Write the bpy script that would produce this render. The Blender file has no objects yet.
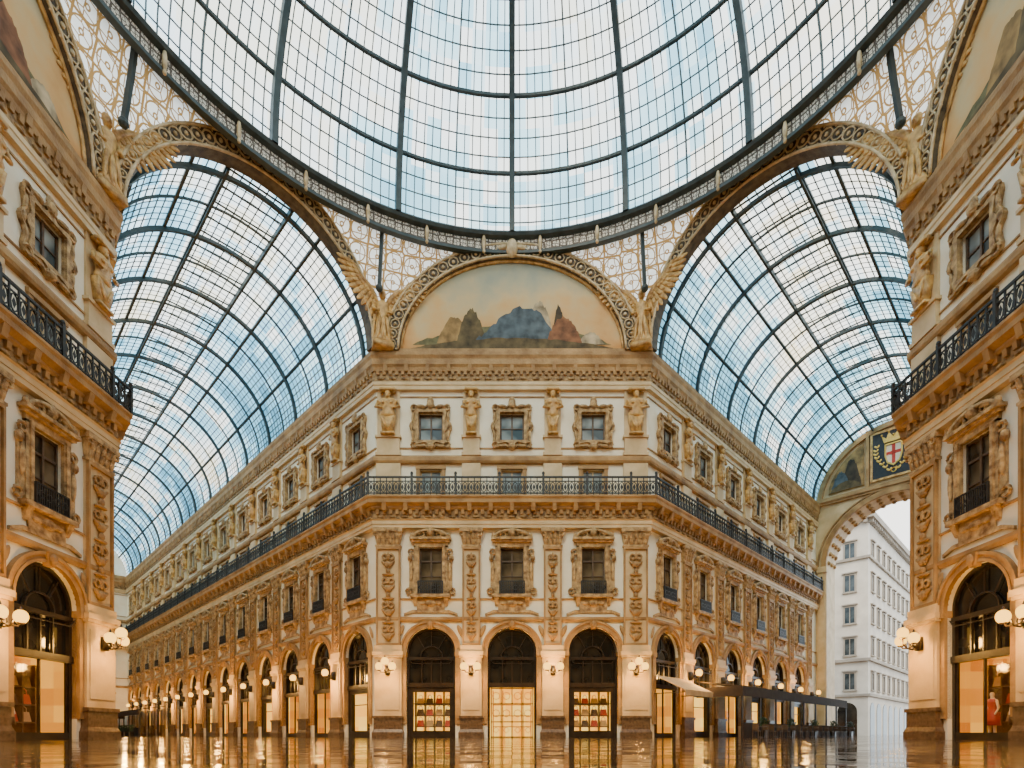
import bpy, math, random
from mathutils import Vector
random.seed(7)
S2=math.sqrt(0.5)
pi=math.pi
COL=bpy.context.scene.collection
# ------------------------------------------------------------------ materials
def newmat(n):
    m=bpy.data.materials.new(n); m.use_nodes=True
    nt=m.node_tree; nt.nodes.clear()
    return m,nt
def N(nt,t,**k):
    n=nt.nodes.new(t)
    for a,b in k.items(): setattr(n,a,b)
    return n
def ramp(nt,stops,interp='LINEAR'):
    r=N(nt,'ShaderNodeValToRGB'); e=r.color_ramp; e.interpolation=interp
    while len(e.elements)<len(stops): e.elements.new(0.5)
    for i,(p,c) in enumerate(stops):
        e.elements[i].position=p; e.elements[i].color=(c[0],c[1],c[2],1)
    return r
def stone(name,c1,c2,rough=0.7,scale=1.5,bump=0.25,bscale=14,metal=0.0):
    m,nt=newmat(name); L=nt.links.new
    o=N(nt,'ShaderNodeOutputMaterial'); b=N(nt,'ShaderNodeBsdfPrincipled')
    tc=N(nt,'ShaderNodeTexCoord')
    n1=N(nt,'ShaderNodeTexNoise'); n1.inputs['Scale'].default_value=scale; n1.inputs['Detail'].default_value=6
    r=ramp(nt,[(0.3,c1),(0.7,c2)])
    n2=N(nt,'ShaderNodeTexNoise'); n2.inputs['Scale'].default_value=bscale; n2.inputs['Detail'].default_value=4
    bp=N(nt,'ShaderNodeBump'); bp.inputs['Strength'].default_value=bump; bp.inputs['Distance'].default_value=0.05
    L(tc.outputs['Object'],n1.inputs['Vector']); L(tc.outputs['Object'],n2.inputs['Vector'])
    L(n1.outputs['Fac'],r.inputs['Fac']); L(r.outputs['Color'],b.inputs['Base Color'])
    L(n2.outputs['Fac'],bp.inputs['Height']); L(bp.outputs['Normal'],b.inputs['Normal'])
    b.inputs['Roughness'].default_value=rough; b.inputs['Metallic'].default_value=metal
    L(b.outputs['BSDF'],o.inputs['Surface']); return m
def emis(name,c,s):
    m,nt=newmat(name); o=N(nt,'ShaderNodeOutputMaterial'); e=N(nt,'ShaderNodeEmission')
    e.inputs['Color'].default_value=(*c,1); e.inputs['Strength'].default_value=s
    nt.links.new(e.outputs[0],o.inputs['Surface']); return m
CREAM=stone('cream_plaster',(0.86,0.77,0.58),(0.95,0.90,0.76),0.75,0.7,0.1)
TAN=stone('gold_stone',(0.24,0.125,0.04),(0.50,0.30,0.115),0.6,1.2,0.6,9)
TAN2=stone('carved_stone',(0.18,0.09,0.028),(0.68,0.46,0.21),0.6,3.5,1.0,16)
PALE=stone('pale_stone',(0.52,0.355,0.17),(0.74,0.56,0.32),0.5,0.9,0.2)
FRIEZE=stone('carved_frieze_stone',(0.10,0.05,0.018),(0.50,0.31,0.12),0.6,5,1.0,7)
PLINTH=stone('plinth_granite',(0.07,0.04,0.022),(0.18,0.11,0.06),0.3,6,0.1)
IRON=stone('dark_iron',(0.008,0.009,0.011),(0.02,0.02,0.022),0.45,3,0.05)
BRONZE=stone('dark_bronze',(0.010,0.007,0.005),(0.035,0.022,0.013),0.3,3,0.05)
STEEL=stone('green_grey_steel',(0.022,0.038,0.042),(0.05,0.07,0.075),0.5,2,0.05)
STEELP=stone('grey_steel',(0.05,0.08,0.095),(0.11,0.14,0.15),0.5,2,0.05)
GOLD=stone('gilded_plaster',(0.30,0.14,0.03),(0.80,0.50,0.17),0.36,3,0.6,12)
BRASS=stone('brass',(0.75,0.42,0.08),(0.9,0.56,0.15),0.3,3,0.05,metal=0.8)
WOOD=stone('dark_wood',(0.06,0.035,0.02),(0.12,0.07,0.035),0.5,5,0.1)
LEAF=stone('leaf_green',(0.01,0.03,0.01),(0.04,0.08,0.02),0.6,8,0.5)
CANVAS=stone('beige_canvas',(0.40,0.27,0.15),(0.52,0.38,0.22),0.8,2,0.1)
CANOPY=stone('brown_canvas',(0.02,0.012,0.010),(0.04,0.025,0.018),0.8,2,0.1)
GREYST=stone('outside_stone',(0.50,0.46,0.40),(0.66,0.61,0.53),0.8,0.5,0.1)
GREYD=stone('outside_trim',(0.24,0.21,0.18),(0.38,0.34,0.28),0.8,0.5,0.1)
BLACK=stone('black_enamel',(0.012,0.01,0.012),(0.03,0.025,0.02),0.3,3,0.02)
RED=stone('red_leather',(0.35,0.03,0.02),(0.5,0.07,0.03),0.4,3,0.05)
GLOBE=emis('globe_glow',(1.0,0.50,0.07),4.2)
def darkglass(name,a,b_):
    m,nt=newmat(name); L=nt.links.new
    o=N(nt,'ShaderNodeOutputMaterial'); b=N(nt,'ShaderNodeBsdfPrincipled')
    tc=N(nt,'ShaderNodeTexCoord'); n1=N(nt,'ShaderNodeTexNoise'); n1.inputs['Scale'].default_value=0.8
    r=ramp(nt,[(0.35,a),(0.7,b_)])
    L(tc.outputs['Object'],n1.inputs['Vector']); L(n1.outputs['Fac'],r.inputs['Fac']); L(r.outputs['Color'],b.inputs['Base Color'])
    b.inputs['Roughness'].default_value=0.08; b.inputs['IOR'].default_value=1.4
    L(b.outputs[0],o.inputs[0]); return m
DG=darkglass('dark_window_glass',(0.006,0.006,0.006),(0.03,0.026,0.02))
PG=darkglass('brown_window_glass',(0.02,0.014,0.008),(0.18,0.13,0.075))
CG=darkglass('curtained_window_glass',(0.06,0.08,0.09),(0.40,0.46,0.46))
OG=darkglass('outside_window_glass',(0.02,0.03,0.035),(0.09,0.11,0.12))
def shopglass():
    m,nt=newmat('shop_glass'); L=nt.links.new
    o=N(nt,'ShaderNodeOutputMaterial'); t=N(nt,'ShaderNodeBsdfTransparent'); g=N(nt,'ShaderNodeBsdfGlossy'); g.inputs['Roughness'].default_value=0.05
    mx=N(nt,'ShaderNodeMixShader'); mx.inputs[0].default_value=0.03
    L(t.outputs[0],mx.inputs[1]); L(g.outputs[0],mx.inputs[2]); L(mx.outputs[0],o.inputs[0]); return m
SG=shopglass()
def shoplit(name,c1,c2,s):
    m,nt=newmat(name); L=nt.links.new
    o=N(nt,'ShaderNodeOutputMaterial'); b=N(nt,'ShaderNodeBsdfPrincipled')
    tc=N(nt,'ShaderNodeTexCoord'); mp=N(nt,'ShaderNodeMapping'); mp.inputs['Scale'].default_value=(2.2,1,1.35)
    fl=N(nt,'ShaderNodeVectorMath',operation='FLOOR'); wn=N(nt,'ShaderNodeTexWhiteNoise'); wn.noise_dimensions='3D'
    r=ramp(nt,[(0.15,c1),(0.8,c2)])
    L(tc.outputs['Object'],mp.inputs[0]); L(mp.outputs[0],fl.inputs[0]); L(fl.outputs[0],wn.inputs['Vector']); L(wn.outputs['Value'],r.inputs['Fac'])
    b.inputs['Base Color'].default_value=(0.12,0.06,0.015,1); L(r.outputs['Color'],b.inputs['Emission Color'])
    b.inputs['Emission Strength'].default_value=s
    L(b.outputs[0],o.inputs[0]); return m
LIT=shoplit('lit_shop_interior',(0.95,0.36,0.025),(1.0,0.60,0.10),2.2)
LITD=shoplit('amber_shop_interior',(0.55,0.13,0.006),(1.0,0.42,0.04),1.35)
def roofglass(name,su,sv,lo,whiteblend,vc=None,vk=0.0,off=0.0):
    m,nt=newmat(name); L=nt.links.new
    o=N(nt,'ShaderNodeOutputMaterial')
    uv=N(nt,'ShaderNodeUVMap'); uv.uv_map='UVMap'
    mp=N(nt,'ShaderNodeMapping'); mp.inputs['Scale'].default_value=(1/su,1/sv,1)
    fl=N(nt,'ShaderNodeVectorMath',operation='FLOOR')
    wn=N(nt,'ShaderNodeTexWhiteNoise'); wn.noise_dimensions='2D'
    ns=N(nt,'ShaderNodeTexNoise'); ns.inputs['Scale'].default_value=0.07; ns.inputs['Detail'].default_value=1
    L(uv.outputs[0],mp.inputs[0]); L(mp.outputs[0],fl.inputs[0]); L(fl.outputs[0],wn.inputs['Vector'])
    L(uv.outputs[0],ns.inputs['Vector'])
    mad=N(nt,'ShaderNodeMath',operation='MULTIPLY_ADD'); mad.inputs[1].default_value=0.24
    sub=N(nt,'ShaderNodeMath',operation='SUBTRACT'); sub.inputs[1].default_value=0.12-off
    L(wn.outputs['Value'],mad.inputs[0]); L(ns.outputs['Fac'],mad.inputs[2]); L(mad.outputs[0],sub.inputs[0])
    fac=sub.outputs[0]
    if vc is not None:
        sp=N(nt,'ShaderNodeSeparateXYZ'); L(uv.outputs[0],sp.inputs[0])
        d=N(nt,'ShaderNodeMath',operation='SUBTRACT'); d.inputs[1].default_value=vc; L(sp.outputs['Y'],d.inputs[0])
        ab=N(nt,'ShaderNodeMath',operation='ABSOLUTE'); L(d.outputs[0],ab.inputs[0])
        ma=N(nt,'ShaderNodeMath',operation='MULTIPLY_ADD'); ma.inputs[1].default_value=-vk; L(ab.outputs[0],ma.inputs[0]); L(fac,ma.inputs[2]); fac=ma.outputs[0]
    r=ramp(nt,lo)
    L(fac,r.inputs['Fac'])
    t=N(nt,'ShaderNodeBsdfTransparent'); tr=N(nt,'ShaderNodeBsdfTranslucent')
    L(r.outputs['Color'],t.inputs[0]); L(r.outputs['Color'],tr.inputs[0])
    mx=N(nt,'ShaderNodeMixShader'); mx.inputs[0].default_value=whiteblend
    L(t.outputs[0],mx.inputs[1]); L(tr.outputs[0],mx.inputs[2]); L(mx.outputs[0],o.inputs[0]); return m
BLU=[(0.12,(0.08,0.24,0.36)),(0.34,(0.19,0.46,0.63)),(0.48,(0.48,0.79,0.93)),(0.57,(0.98,1.0,1.0)),(0.74,(1.0,0.90,0.68))]
VG=roofglass('vault_glass',1.3,0.9,BLU,0.12,13.7,0.021,0.08)
DMG=roofglass('dome_glass',0.9,1.4,[(0.30,(0.28,0.58,0.74)),(0.44,(0.52,0.82,0.94)),(0.55,(0.97,1,1)),(0.68,(1.0,0.95,0.82))],0.12,None,0,0.02)
def lattice(name,ca,cb,sc,w=0.07,rnd=0.3,fq=26,tr=0.0):
    m,nt=newmat(name); L=nt.links.new
    o=N(nt,'ShaderNodeOutputMaterial'); b=N(nt,'ShaderNodeBsdfPrincipled')
    uv=N(nt,'ShaderNodeUVMap'); uv.uv_map='UVMap'
    v=N(nt,'ShaderNodeTexVoronoi'); v.voronoi_dimensions='2D'; v.feature='DISTANCE_TO_EDGE'; v.inputs['Scale'].default_value=sc; v.inputs['Randomness'].default_value=rnd
    v2=N(nt,'ShaderNodeTexVoronoi'); v2.voronoi_dimensions='2D'; v2.feature='F1'; v2.inputs['Scale'].default_value=sc; v2.inputs['Randomness'].default_value=rnd
    v3=N(nt,'ShaderNodeTexVoronoi'); v3.voronoi_dimensions='2D'; v3.feature='DISTANCE_TO_EDGE'; v3.inputs['Scale'].default_value=sc*2.2; v3.inputs['Randomness'].default_value=0.5
    for q in (v,v2,v3): L(uv.outputs[0],q.inputs['Vector'])
    lt=N(nt,'ShaderNodeMath',operation='LESS_THAN'); lt.inputs[1].default_value=w; L(v.outputs['Distance'],lt.inputs[0])
    l3=N(nt,'ShaderNodeMath',operation='LESS_THAN'); l3.inputs[1].default_value=w*.9; L(v3.outputs['Distance'],l3.inputs[0])
    s=N(nt,'ShaderNodeMath',operation='MULTIPLY'); s.inputs[1].default_value=fq; L(v2.outputs['Distance'],s.inputs[0])
    sn=N(nt,'ShaderNodeMath',operation='SINE'); L(s.outputs[0],sn.inputs[0])
    gt=N(nt,'ShaderNodeMath',operation='GREATER_THAN'); gt.inputs[1].default_value=0.85; L(sn.outputs[0],gt.inputs[0])
    mxx=N(nt,'ShaderNodeMath',operation='MAXIMUM'); L(lt.outputs[0],mxx.inputs[0]); L(gt.outputs[0],mxx.inputs[1])
    mx2=N(nt,'ShaderNodeMath',operation='MAXIMUM'); L(mxx.outputs[0],mx2.inputs[0]); L(l3.outputs[0],mx2.inputs[1])
    mc=N(nt,'ShaderNodeMix'); mc.data_type='RGBA'; mc.inputs[6].default_value=(*ca,1); mc.inputs[7].default_value=(*cb,1)
    L(mx2.outputs[0],mc.inputs[0]); L(mc.outputs[2],b.inputs['Base Color'])
    bp=N(nt,'ShaderNodeBump'); bp.inputs['Distance'].default_value=0.08; bp.inputs['Strength'].default_value=0.6; L(mx2.outputs[0],bp.inputs['Height']); L(bp.outputs[0],b.inputs['Normal'])
    b.inputs['Roughness'].default_value=0.6
    out=b.outputs[0]
    if tr:
        tl=N(nt,'ShaderNodeBsdfTranslucent'); L(mc.outputs[2],tl.inputs[0]); ms=N(nt,'ShaderNodeMixShader'); ms.inputs[0].default_value=tr; L(out,ms.inputs[1]); L(tl.outputs[0],ms.inputs[2]); out=ms.outputs[0]
    L(out,o.inputs[0]); return m
LAT=lattice('pendentive_lattice',(1.0,0.97,0.90),(0.34,0.19,0.06),0.95,0.05,0.15,18,0.65)
FRET=lattice('fretwork_band',(0.85,0.78,0.66),(0.10,0.07,0.05),2.2,0.1)
def murals():
    m,nt=newmat('mural_sky'); L=nt.links.new
    o=N(nt,'ShaderNodeOutputMaterial'); b=N(nt,'ShaderNodeBsdfPrincipled')
    tc=N(nt,'ShaderNodeTexCoord'); sp=N(nt,'ShaderNodeSeparateXYZ'); n=N(nt,'ShaderNodeTexNoise'); n.inputs['Scale'].default_value=0.45; n.inputs['Detail'].default_value=6
    mr=N(nt,'ShaderNodeMapRange'); mr.inputs[1].default_value=0; mr.inputs[2].default_value=6.2
    ad=N(nt,'ShaderNodeMath',operation='MULTIPLY_ADD'); ad.inputs[1].default_value=1.3
    L(tc.outputs['Object'],sp.inputs[0]); L(tc.outputs['Object'],n.inputs['Vector']); L(sp.outputs['Z'],mr.inputs[0])
    sb=N(nt,'ShaderNodeMath',operation='SUBTRACT'); sb.inputs[1].default_value=0.65
    L(n.outputs['Fac'],ad.inputs[0]); L(mr.outputs[0],ad.inputs[2]); L(ad.outputs[0],sb.inputs[0])
    r=ramp(nt,[(0.0,(0.60,0.27,0.07)),(0.3,(0.70,0.42,0.17)),(0.5,(0.64,0.48,0.25)),(0.75,(0.46,0.42,0.28)),(1.0,(0.33,0.35,0.28))])
    L(sb.outputs[0],r.inputs[0]); L(r.outputs[0],b.inputs['Base Color']); b.inputs['Roughness'].default_value=0.8
    L(b.outputs[0],o.inputs[0]); return m
MURAL=murals()
def paint(n,c): return stone(n,tuple(x*0.25 for x in c),c,0.8,1.6,0.05)
P_BLUE=paint('paint_blue',(0.12,0.16,0.19)); P_RED=paint('paint_red',(0.34,0.14,0.06))
P_OCH=paint('paint_ochre',(0.46,0.28,0.10)); P_EARTH=paint('paint_earth',(0.17,0.12,0.05)); P_GRN=paint('paint_green',(0.24,0.22,0.10)); P_DK=paint('paint_dark',(0.08,0.055,0.03)); IVORY=stone('ivory',(0.7,0.6,0.45),(0.8,0.7,0.55)); P_WH=paint('paint_pale',(0.66,0.52,0.32)); P_CR=stone('crest_red',(0.4,0.03,0.02),(0.55,0.05,0.03))
def floormat():
    m,nt=newmat('polished_mosaic_floor'); L=nt.links.new
    o=N(nt,'ShaderNodeOutputMaterial'); b=N(nt,'ShaderNodeBsdfPrincipled')
    tc=N(nt,'ShaderNodeTexCoord')
    v=N(nt,'ShaderNodeTexVoronoi'); v.inputs['Scale'].default_value=0.5; v.inputs['Randomness'].default_value=0.0; v.feature='DISTANCE_TO_EDGE'
    ck=N(nt,'ShaderNodeTexChecker'); ck.inputs['Scale'].default_value=1.0; ck.inputs['Color1'].default_value=(0.08,0.035,0.015,1); ck.inputs['Color2'].default_value=(0.38,0.22,0.11,1)
    n=N(nt,'ShaderNodeTexNoise'); n.inputs['Scale'].default_value=5; n.inputs['Detail'].default_value=6
    L(tc.outputs['Object'],v.inputs['Vector']); L(tc.outputs['Object'],ck.inputs['Vector']); L(tc.outputs['Object'],n.inputs['Vector'])
    lt=N(nt,'ShaderNodeMath',operation='LESS_THAN'); lt.inputs[1].default_value=0.06; L(v.outputs['Distance'],lt.inputs[0])
    mc=N(nt,'ShaderNodeMix'); mc.data_type='RGBA'; L(lt.outputs[0],mc.inputs[0]); L(ck.outputs[0],mc.inputs[6]); mc.inputs[7].default_value=(0.03,0.018,0.012,1)
    m2=N(nt,'ShaderNodeMix'); m2.data_type='RGBA'; m2.blend_type='MULTIPLY'; m2.inputs[0].default_value=0.6; L(mc.outputs[2],m2.inputs[6]); L(n.outputs['Color'],m2.inputs[7])
    L(m2.outputs[2],b.inputs['Base Color'])
    r=N(nt,'ShaderNodeMapRange'); r.inputs[3].default_value=0.02; r.inputs[4].default_value=0.22
    m3=N(nt,'ShaderNodeMath',operation='MULTIPLY'); L(n.outputs['Fac'],m3.inputs[0]); L(ck.outputs['Fac'],m3.inputs[1]); L(m3.outputs[0],r.inputs[0]); L(r.outputs[0],b.inputs['Roughness'])
    b.inputs['IOR'].default_value=1.25
    bp=N(nt,'ShaderNodeBump'); bp.inputs['Strength'].default_value=0.3; bp.inputs['Distance'].default_value=0.018
    n3=N(nt,'ShaderNodeTexNoise'); n3.inputs['Scale'].default_value=2.2; L(tc.outputs['Object'],n3.inputs['Vector']); L(n3.outputs['Fac'],bp.inputs['Height']); L(bp.outputs[0],b.inputs['Normal'])
    L(b.outputs[0],o.inputs[0]); return m
FLOOR=floormat()
# ------------------------------------------------------------------ mesh builder
class MB:
    def __init__(s): s.v=[]; s.f=[]; s.uv=None
    def add(s,vs,fs):
        k=len(s.v); s.v+=[tuple(p) for p in vs]; s.f+=[tuple(i+k for i in f) for f in fs]; return s
    def box(s,x0,x1,y0,y1,z0,z1):
        return s.add([(x0,y0,z0),(x1,y0,z0),(x1,y1,z0),(x0,y1,z0),(x0,y0,z1),(x1,y0,z1),(x1,y1,z1),(x0,y1,z1)],
          [(0,3,2,1),(4,5,6,7),(0,1,5,4),(1,2,6,5),(2,3,7,6),(3,0,4,7)])
    def taper(s,x,y0,z0,z1,w0,w1,d0,d1):
        return s.add([(x-w0,y0-d0,z0),(x+w0,y0-d0,z0),(x+w0,y0,z0),(x-w0,y0,z0),(x-w1,y0-d1,z1),(x+w1,y0-d1,z1),(x+w1,y0,z1),(x-w1,y0,z1)],
          [(0,3,2,1),(4,5,6,7),(0,1,5,4),(1,2,6,5),(2,3,7,6),(3,0,4,7)])
    def prism(s,poly,y0,y1):
        n=len(poly); vs=[(x,y0,z) for x,z in poly]+[(x,y1,z) for x,z in poly]
        fs=[tuple(range(n)),tuple(range(2*n-1,n-1,-1))]+[(i,i+n,(i+1)%n+n,(i+1)%n) for i in range(n)]
        return s.add(vs,fs)
    def band(s,A,B,y0,y1,closed=False):
        n=len(A); vs=[(x,y0,z) for x,z in A]+[(x,y0,z) for x,z in B]+[(x,y1,z) for x,z in A]+[(x,y1,z) for x,z in B]
        fs=[]
        for i in range(n if closed else n-1):
            j=(i+1)%n
            fs+=[(i,j,n+j,n+i),(2*n+i,3*n+i,3*n+j,2*n+j),(i,2*n+i,2*n+j,j),(n+i,n+j,3*n+j,3*n+i)]
        if not closed: fs+=[(0,n,3*n,2*n),(n-1,3*n-1,4*n-1,2*n-1)]
        return s.add(vs,fs)
    def ell(s,c,r,nu=8,nv=5):
        vs=[(c[0],c[1],c[2]+r[2])]
        for j in range(1,nv):
            a=pi*j/nv
            for i in range(nu):
                b=2*pi*i/nu; vs.append((c[0]+r[0]*math.sin(a)*math.cos(b),c[1]+r[1]*math.sin(a)*math.sin(b),c[2]+r[2]*math.cos(a)))
        vs.append((c[0],c[1],c[2]-r[2])); fs=[]
        for i in range(nu):
            fs.append((0,1+i,1+(i+1)%nu))
            for j in range(nv-2):
                a=1+j*nu; fs.append((a+i,a+nu+i,a+nu+(i+1)%nu,a+(i+1)%nu))
            a=1+(nv-2)*nu; fs.append((a+i,len(vs)-1,a+(i+1)%nu))
        return s.add(vs,fs)
    def leaf(s,p0,p1,w,t,nu=6,nv=6):
        p0=Vector(p0);p1=Vector(p1);d=(p1-p0);L=d.length;d.normalize()
        up=Vector((0,1,0)); 
        if abs(d.y)>0.95: up=Vector((1,0,0))
        a=d.cross(up).normalized(); b=a.cross(d).normalized()
        m=MB(); m.ell((0,0,0),(1,1,1),nu,nv); c=(p0+p1)/2
        return s.add([tuple(c+a*(x*w)+b*(y*t)+d*(z*L/2)) for x,y,z in m.v],m.f)
    def tube(s,pts,r,n=6,closed=False):
        pts=[Vector(p) for p in pts]; k=len(pts); vs=[];fs=[]
        for i,p in enumerate(pts):
            if closed: d=pts[(i+1)%k]-pts[i-1]
            else: d=pts[min(i+1,k-1)]-pts[max(i-1,0)]
            d.normalize(); up=Vector((0,0,1)) if abs(d.z)<0.9 else Vector((0,1,0))
            a=d.cross(up).normalized(); b=a.cross(d)
            rr=r[i] if isinstance(r,(list,tuple)) else r
            for j in range(n):
                t=2*pi*(j+0.5)/n; vs.append(tuple(p+a*rr*math.cos(t)+b*rr*math.sin(t)))
        for i in range(k if closed else k-1):
            q=(i+1)%k
            for j in range(n): fs.append((i*n+j,i*n+(j+1)%n,q*n+(j+1)%n,q*n+j))
        if not closed: fs+=[tuple(range(n-1,-1,-1)),tuple((k-1)*n+j for j in range(n))]
        return s.add(vs,fs)
    def torus(s,c,R,r,nu=12,nv=5,sz=1.0):
        return s.tube([(c[0]+R*math.cos(2*pi*i/nu),c[1],c[2]+sz*R*math.sin(2*pi*i/nu)) for i in range(nu)],r,nv,True)
    def lathe(s,prof,c=(0,0),n=12,sx=1,sy=1):
        vs=[];fs=[];k=len(prof)
        for r,z in prof:
            for j in range(n): vs.append((c[0]+sx*r*math.cos(2*pi*j/n),c[1]+sy*r*math.sin(2*pi*j/n),z))
        for i in range(k-1):
            for j in range(n): fs.append((i*n+j,i*n+(j+1)%n,(i+1)*n+(j+1)%n,(i+1)*n+j))
        fs+=[tuple(range(n-1,-1,-1)),tuple((k-1)*n+j for j in range(n))]
        return s.add(vs,fs)
    def mesh(s,name,mat,smooth=False):
        me=bpy.data.meshes.new(name); me.from_pydata(s.v,[],s.f)
        if s.uv:
            u=me.uv_layers.new(name='UVMap')
            for l in me.loops: u.data[l.index].uv=s.uv[l.vertex_index]
        me.materials.append(mat); me.update()
        if smooth: me.shade_smooth()
        return me
def ob(name,data=None,parent=None,loc=(0,0,0),rot=0,label=None,cat=None,group=None,kind=None,scale=None):
    o=bpy.data.objects.new(name,data); COL.objects.link(o)
    if parent: o.parent=parent
    o.location=loc; o.rotation_euler=(0,0,rot)
    if scale: o.scale=scale
    if label:o['label']=label
    if cat:o['category']=cat
    if group:o['group']=group
    if kind:o['kind']=kind
    return o
class Proto:
    def __init__(s,name,label,cat,parts,group=None): s.name=name;s.label=label;s.cat=cat;s.parts=parts;s.group=group
    def put(s,loc,rot=0,scale=None,label=None):
        r=ob(s.name,None,None,loc,rot,label or s.label,s.cat,s.group,None,scale); r.empty_display_size=0.3
        for p in s.parts: ob(p[0],p[1],r,label=(p[2] if len(p)>2 else None))
        return r
def arc(a,b,z0,n=24,t0=0,t1=pi,cx=0):
    return [(cx-a*math.cos(t0+(t1-t0)*i/n),z0+b*math.sin(t0+(t1-t0)*i/n)) for i in range(n+1)]
# ------------------------------------------------------------------ layout
R=19.0; H=8.9; CY=-17.4
class Seg:
    def __init__(s,p,d,L):
        l=math.hypot(*d); s.p=p; s.d=(d[0]/l,d[1]/l); s.L=L; s.n=(s.d[1],-s.d[0]); s.a=math.atan2(s.d[1],s.d[0]); s.b=[]
    def at(s,t,v=0,z=0): return (s.p[0]+s.d[0]*t+s.n[0]*v, s.p[1]+s.d[1]*t+s.n[1]*v, z)
LL=74.2; LR=34.1; sl=LL*S2; sr=LR*S2
C=Seg((-H,R),(1,0),2*H)
LW=Seg((-H-sl,R+sl),(1,-1),LL); RW=Seg((H,R),(1,1),LR)
LF=Seg((-R,-H),(0,1),2*H); LW2=Seg((-R,H),(-1,1),LL)
RF=Seg((R,H),(0,-1),2*H); RW2=Seg((R+sr,H+sr),(-1,-1),LR)
SB=Seg((H,-R),(-1,0),2*H)
A=(R-H)/S2
LE=Seg((-R-sl,H+sl),(1,1),A); RE=Seg((H+sr,R+sr),(1,-1),A)
q_=9*S2
BW=Seg((-H-q_,-R-q_),(-1,1),A); BE=Seg((R+q_,-H-q_),(-1,-1),A)
SW1=Seg((-H,-R),(-1,-1),9); SW2=Seg((-R-q_,-H-q_),(1,1),9); SE1=Seg((H+q_,-R-q_),(-1,1),9); SE2=Seg((R,-H),(1,-1),9)
C.b=[H-5.3,H,H+5.3]; LF.b=[H,H+5.3]; RF.b=[H-5.3,H]
LW.b=sorted([LL-2.35-5.25*k for k in range(14)]); RW.b=[2.35+5.25*k for k in range(6)]
LE.b=[3.7,10.6]
# ------------------------------------------------------------------ walls
ZT=24.8
def wall(seg,name,mat=CREAM,ztop=ZT):
    m=MB(); L=seg.L; D=0.45
    def q(x0,x1,z0,z1):
        if x1-x0>1e-4: m.add([(x0,0,z0),(x1,0,z0),(x1,0,z1),(x0,0,z1)],[(0,1,2,3)])
    x=0; AW=1.6; AZ=5.6; AT=7.4
    for c in seg.b:
        q(x,c-AW,0,AT); a=[(px,pz) for px,pz in arc(AW,AW,AZ,20,cx=c)]
        n=len(a)
        m.add([(px,0,pz) for px,pz in a]+[(px,0,AT) for px,pz in a]+[(px,D,pz) for px,pz in a],
              [(i,i+1,n+i+1,n+i) for i in range(n-1)]+[(i,2*n+i,2*n+i+1,i+1) for i in range(n-1)])
        m.add([(c-AW,0,0),(c-AW,D,0),(c-AW,D,AZ),(c-AW,0,AZ)],[(0,1,2,3)]); m.add([(c+AW,0,0),(c+AW,D,0),(c+AW,D,AZ),(c+AW,0,AZ)],[(3,2,1,0)])
        x=c+AW
    q(x,L,0,AT)
    z=AT
    for z0,z1,w in ((9.4,12.4,0.75),(15.9,17.5,0.7),(19.35,21.15,0.78)):
        q(0,L,z,z0); x=0
        for c in seg.b:
            q(x,c-w,z0,z1)
            p=[(c-w,z0),(c+w,z0),(c+w,z1),(c-w,z1)]
            m.add([(a,0,b) for a,b in p]+[(a,D,b) for a,b in p],[(i,4+i,4+(i+1)%4,(i+1)%4) for i in range(4)])
            x=c+w
        q(x,L,z0,z1); z=z1
    q(0,L,z,ztop)
    return ob(name,m.mesh(name,mat),None,seg.at(0),seg.a,kind='structure',label='cream plastered arcade wall with arched openings')
for s,n in ((C,'wall_north'),(LW,'wall_northwest'),(RW,'wall_northeast'),(LF,'wall_west'),(RF,'wall_east'),(LW2,'wall_southwest'),(RW2,'wall_southeast'),(LE,'wall_far_west')): wall(s,n)
for s,n in ((SB,'wall_south'),(BW,'wall_light_blocker_west'),(BE,'wall_light_blocker_east'),(SW1,'wall_rear_arm_west'),(SW2,'wall_rear_arm_west_outer'),(SE1,'wall_rear_arm_east'),(SE2,'wall_rear_arm_east_outer')): wall(s,n,PALE,ztop=30)  # unseen end walls added across the rear arms to block sky light
# trims
PATHS=[[(-R,-H),(-R,H),(-R-sl,H+sl),(-H-sl,R+sl),(-H,R),(H,R),(H+sr,R+sr)],[(R+sr,H+sr),(R,H),(R,-H)]]
def nrm(a,b):
    d=(b[0]-a[0],b[1]-a[1]); l=math.hypot(*d); return (d[1]/l,-d[0]/l)
def offset(path,v):
    out=[]
    for i,p in enumerate(path):
        n1=nrm(path[i-1],p) if i>0 else nrm(p,path[1]); n2=nrm(p,path[i+1]) if i<len(path)-1 else n1
        k=1+n1[0]*n2[0]+n1[1]*n2[1]; out.append((p[0]+(n1[0]+n2[0])/k*v,p[1]+(n1[1]+n2[1])/k*v))
    return out
tn=[0]
def sweep(mb,path,prof):
    k=len(prof); rows=[offset(path,v) for v,z in prof]; n=len(path); vs=[];fs=[]
    for i in range(n):
        for j in range(k): vs.append((rows[j][i][0],rows[j][i][1],prof[j][1]))
    for i in range(n-1):
        for j in range(k):
            j2=(j+1)%k; fs.append((i*k+j,(i+1)*k+j,(i+1)*k+j2,i*k+j2))
    fs+=[tuple(range(k)),tuple((n-1)*k+j for j in range(k-1,-1,-1))]
    mb.add(vs,fs)
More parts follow.
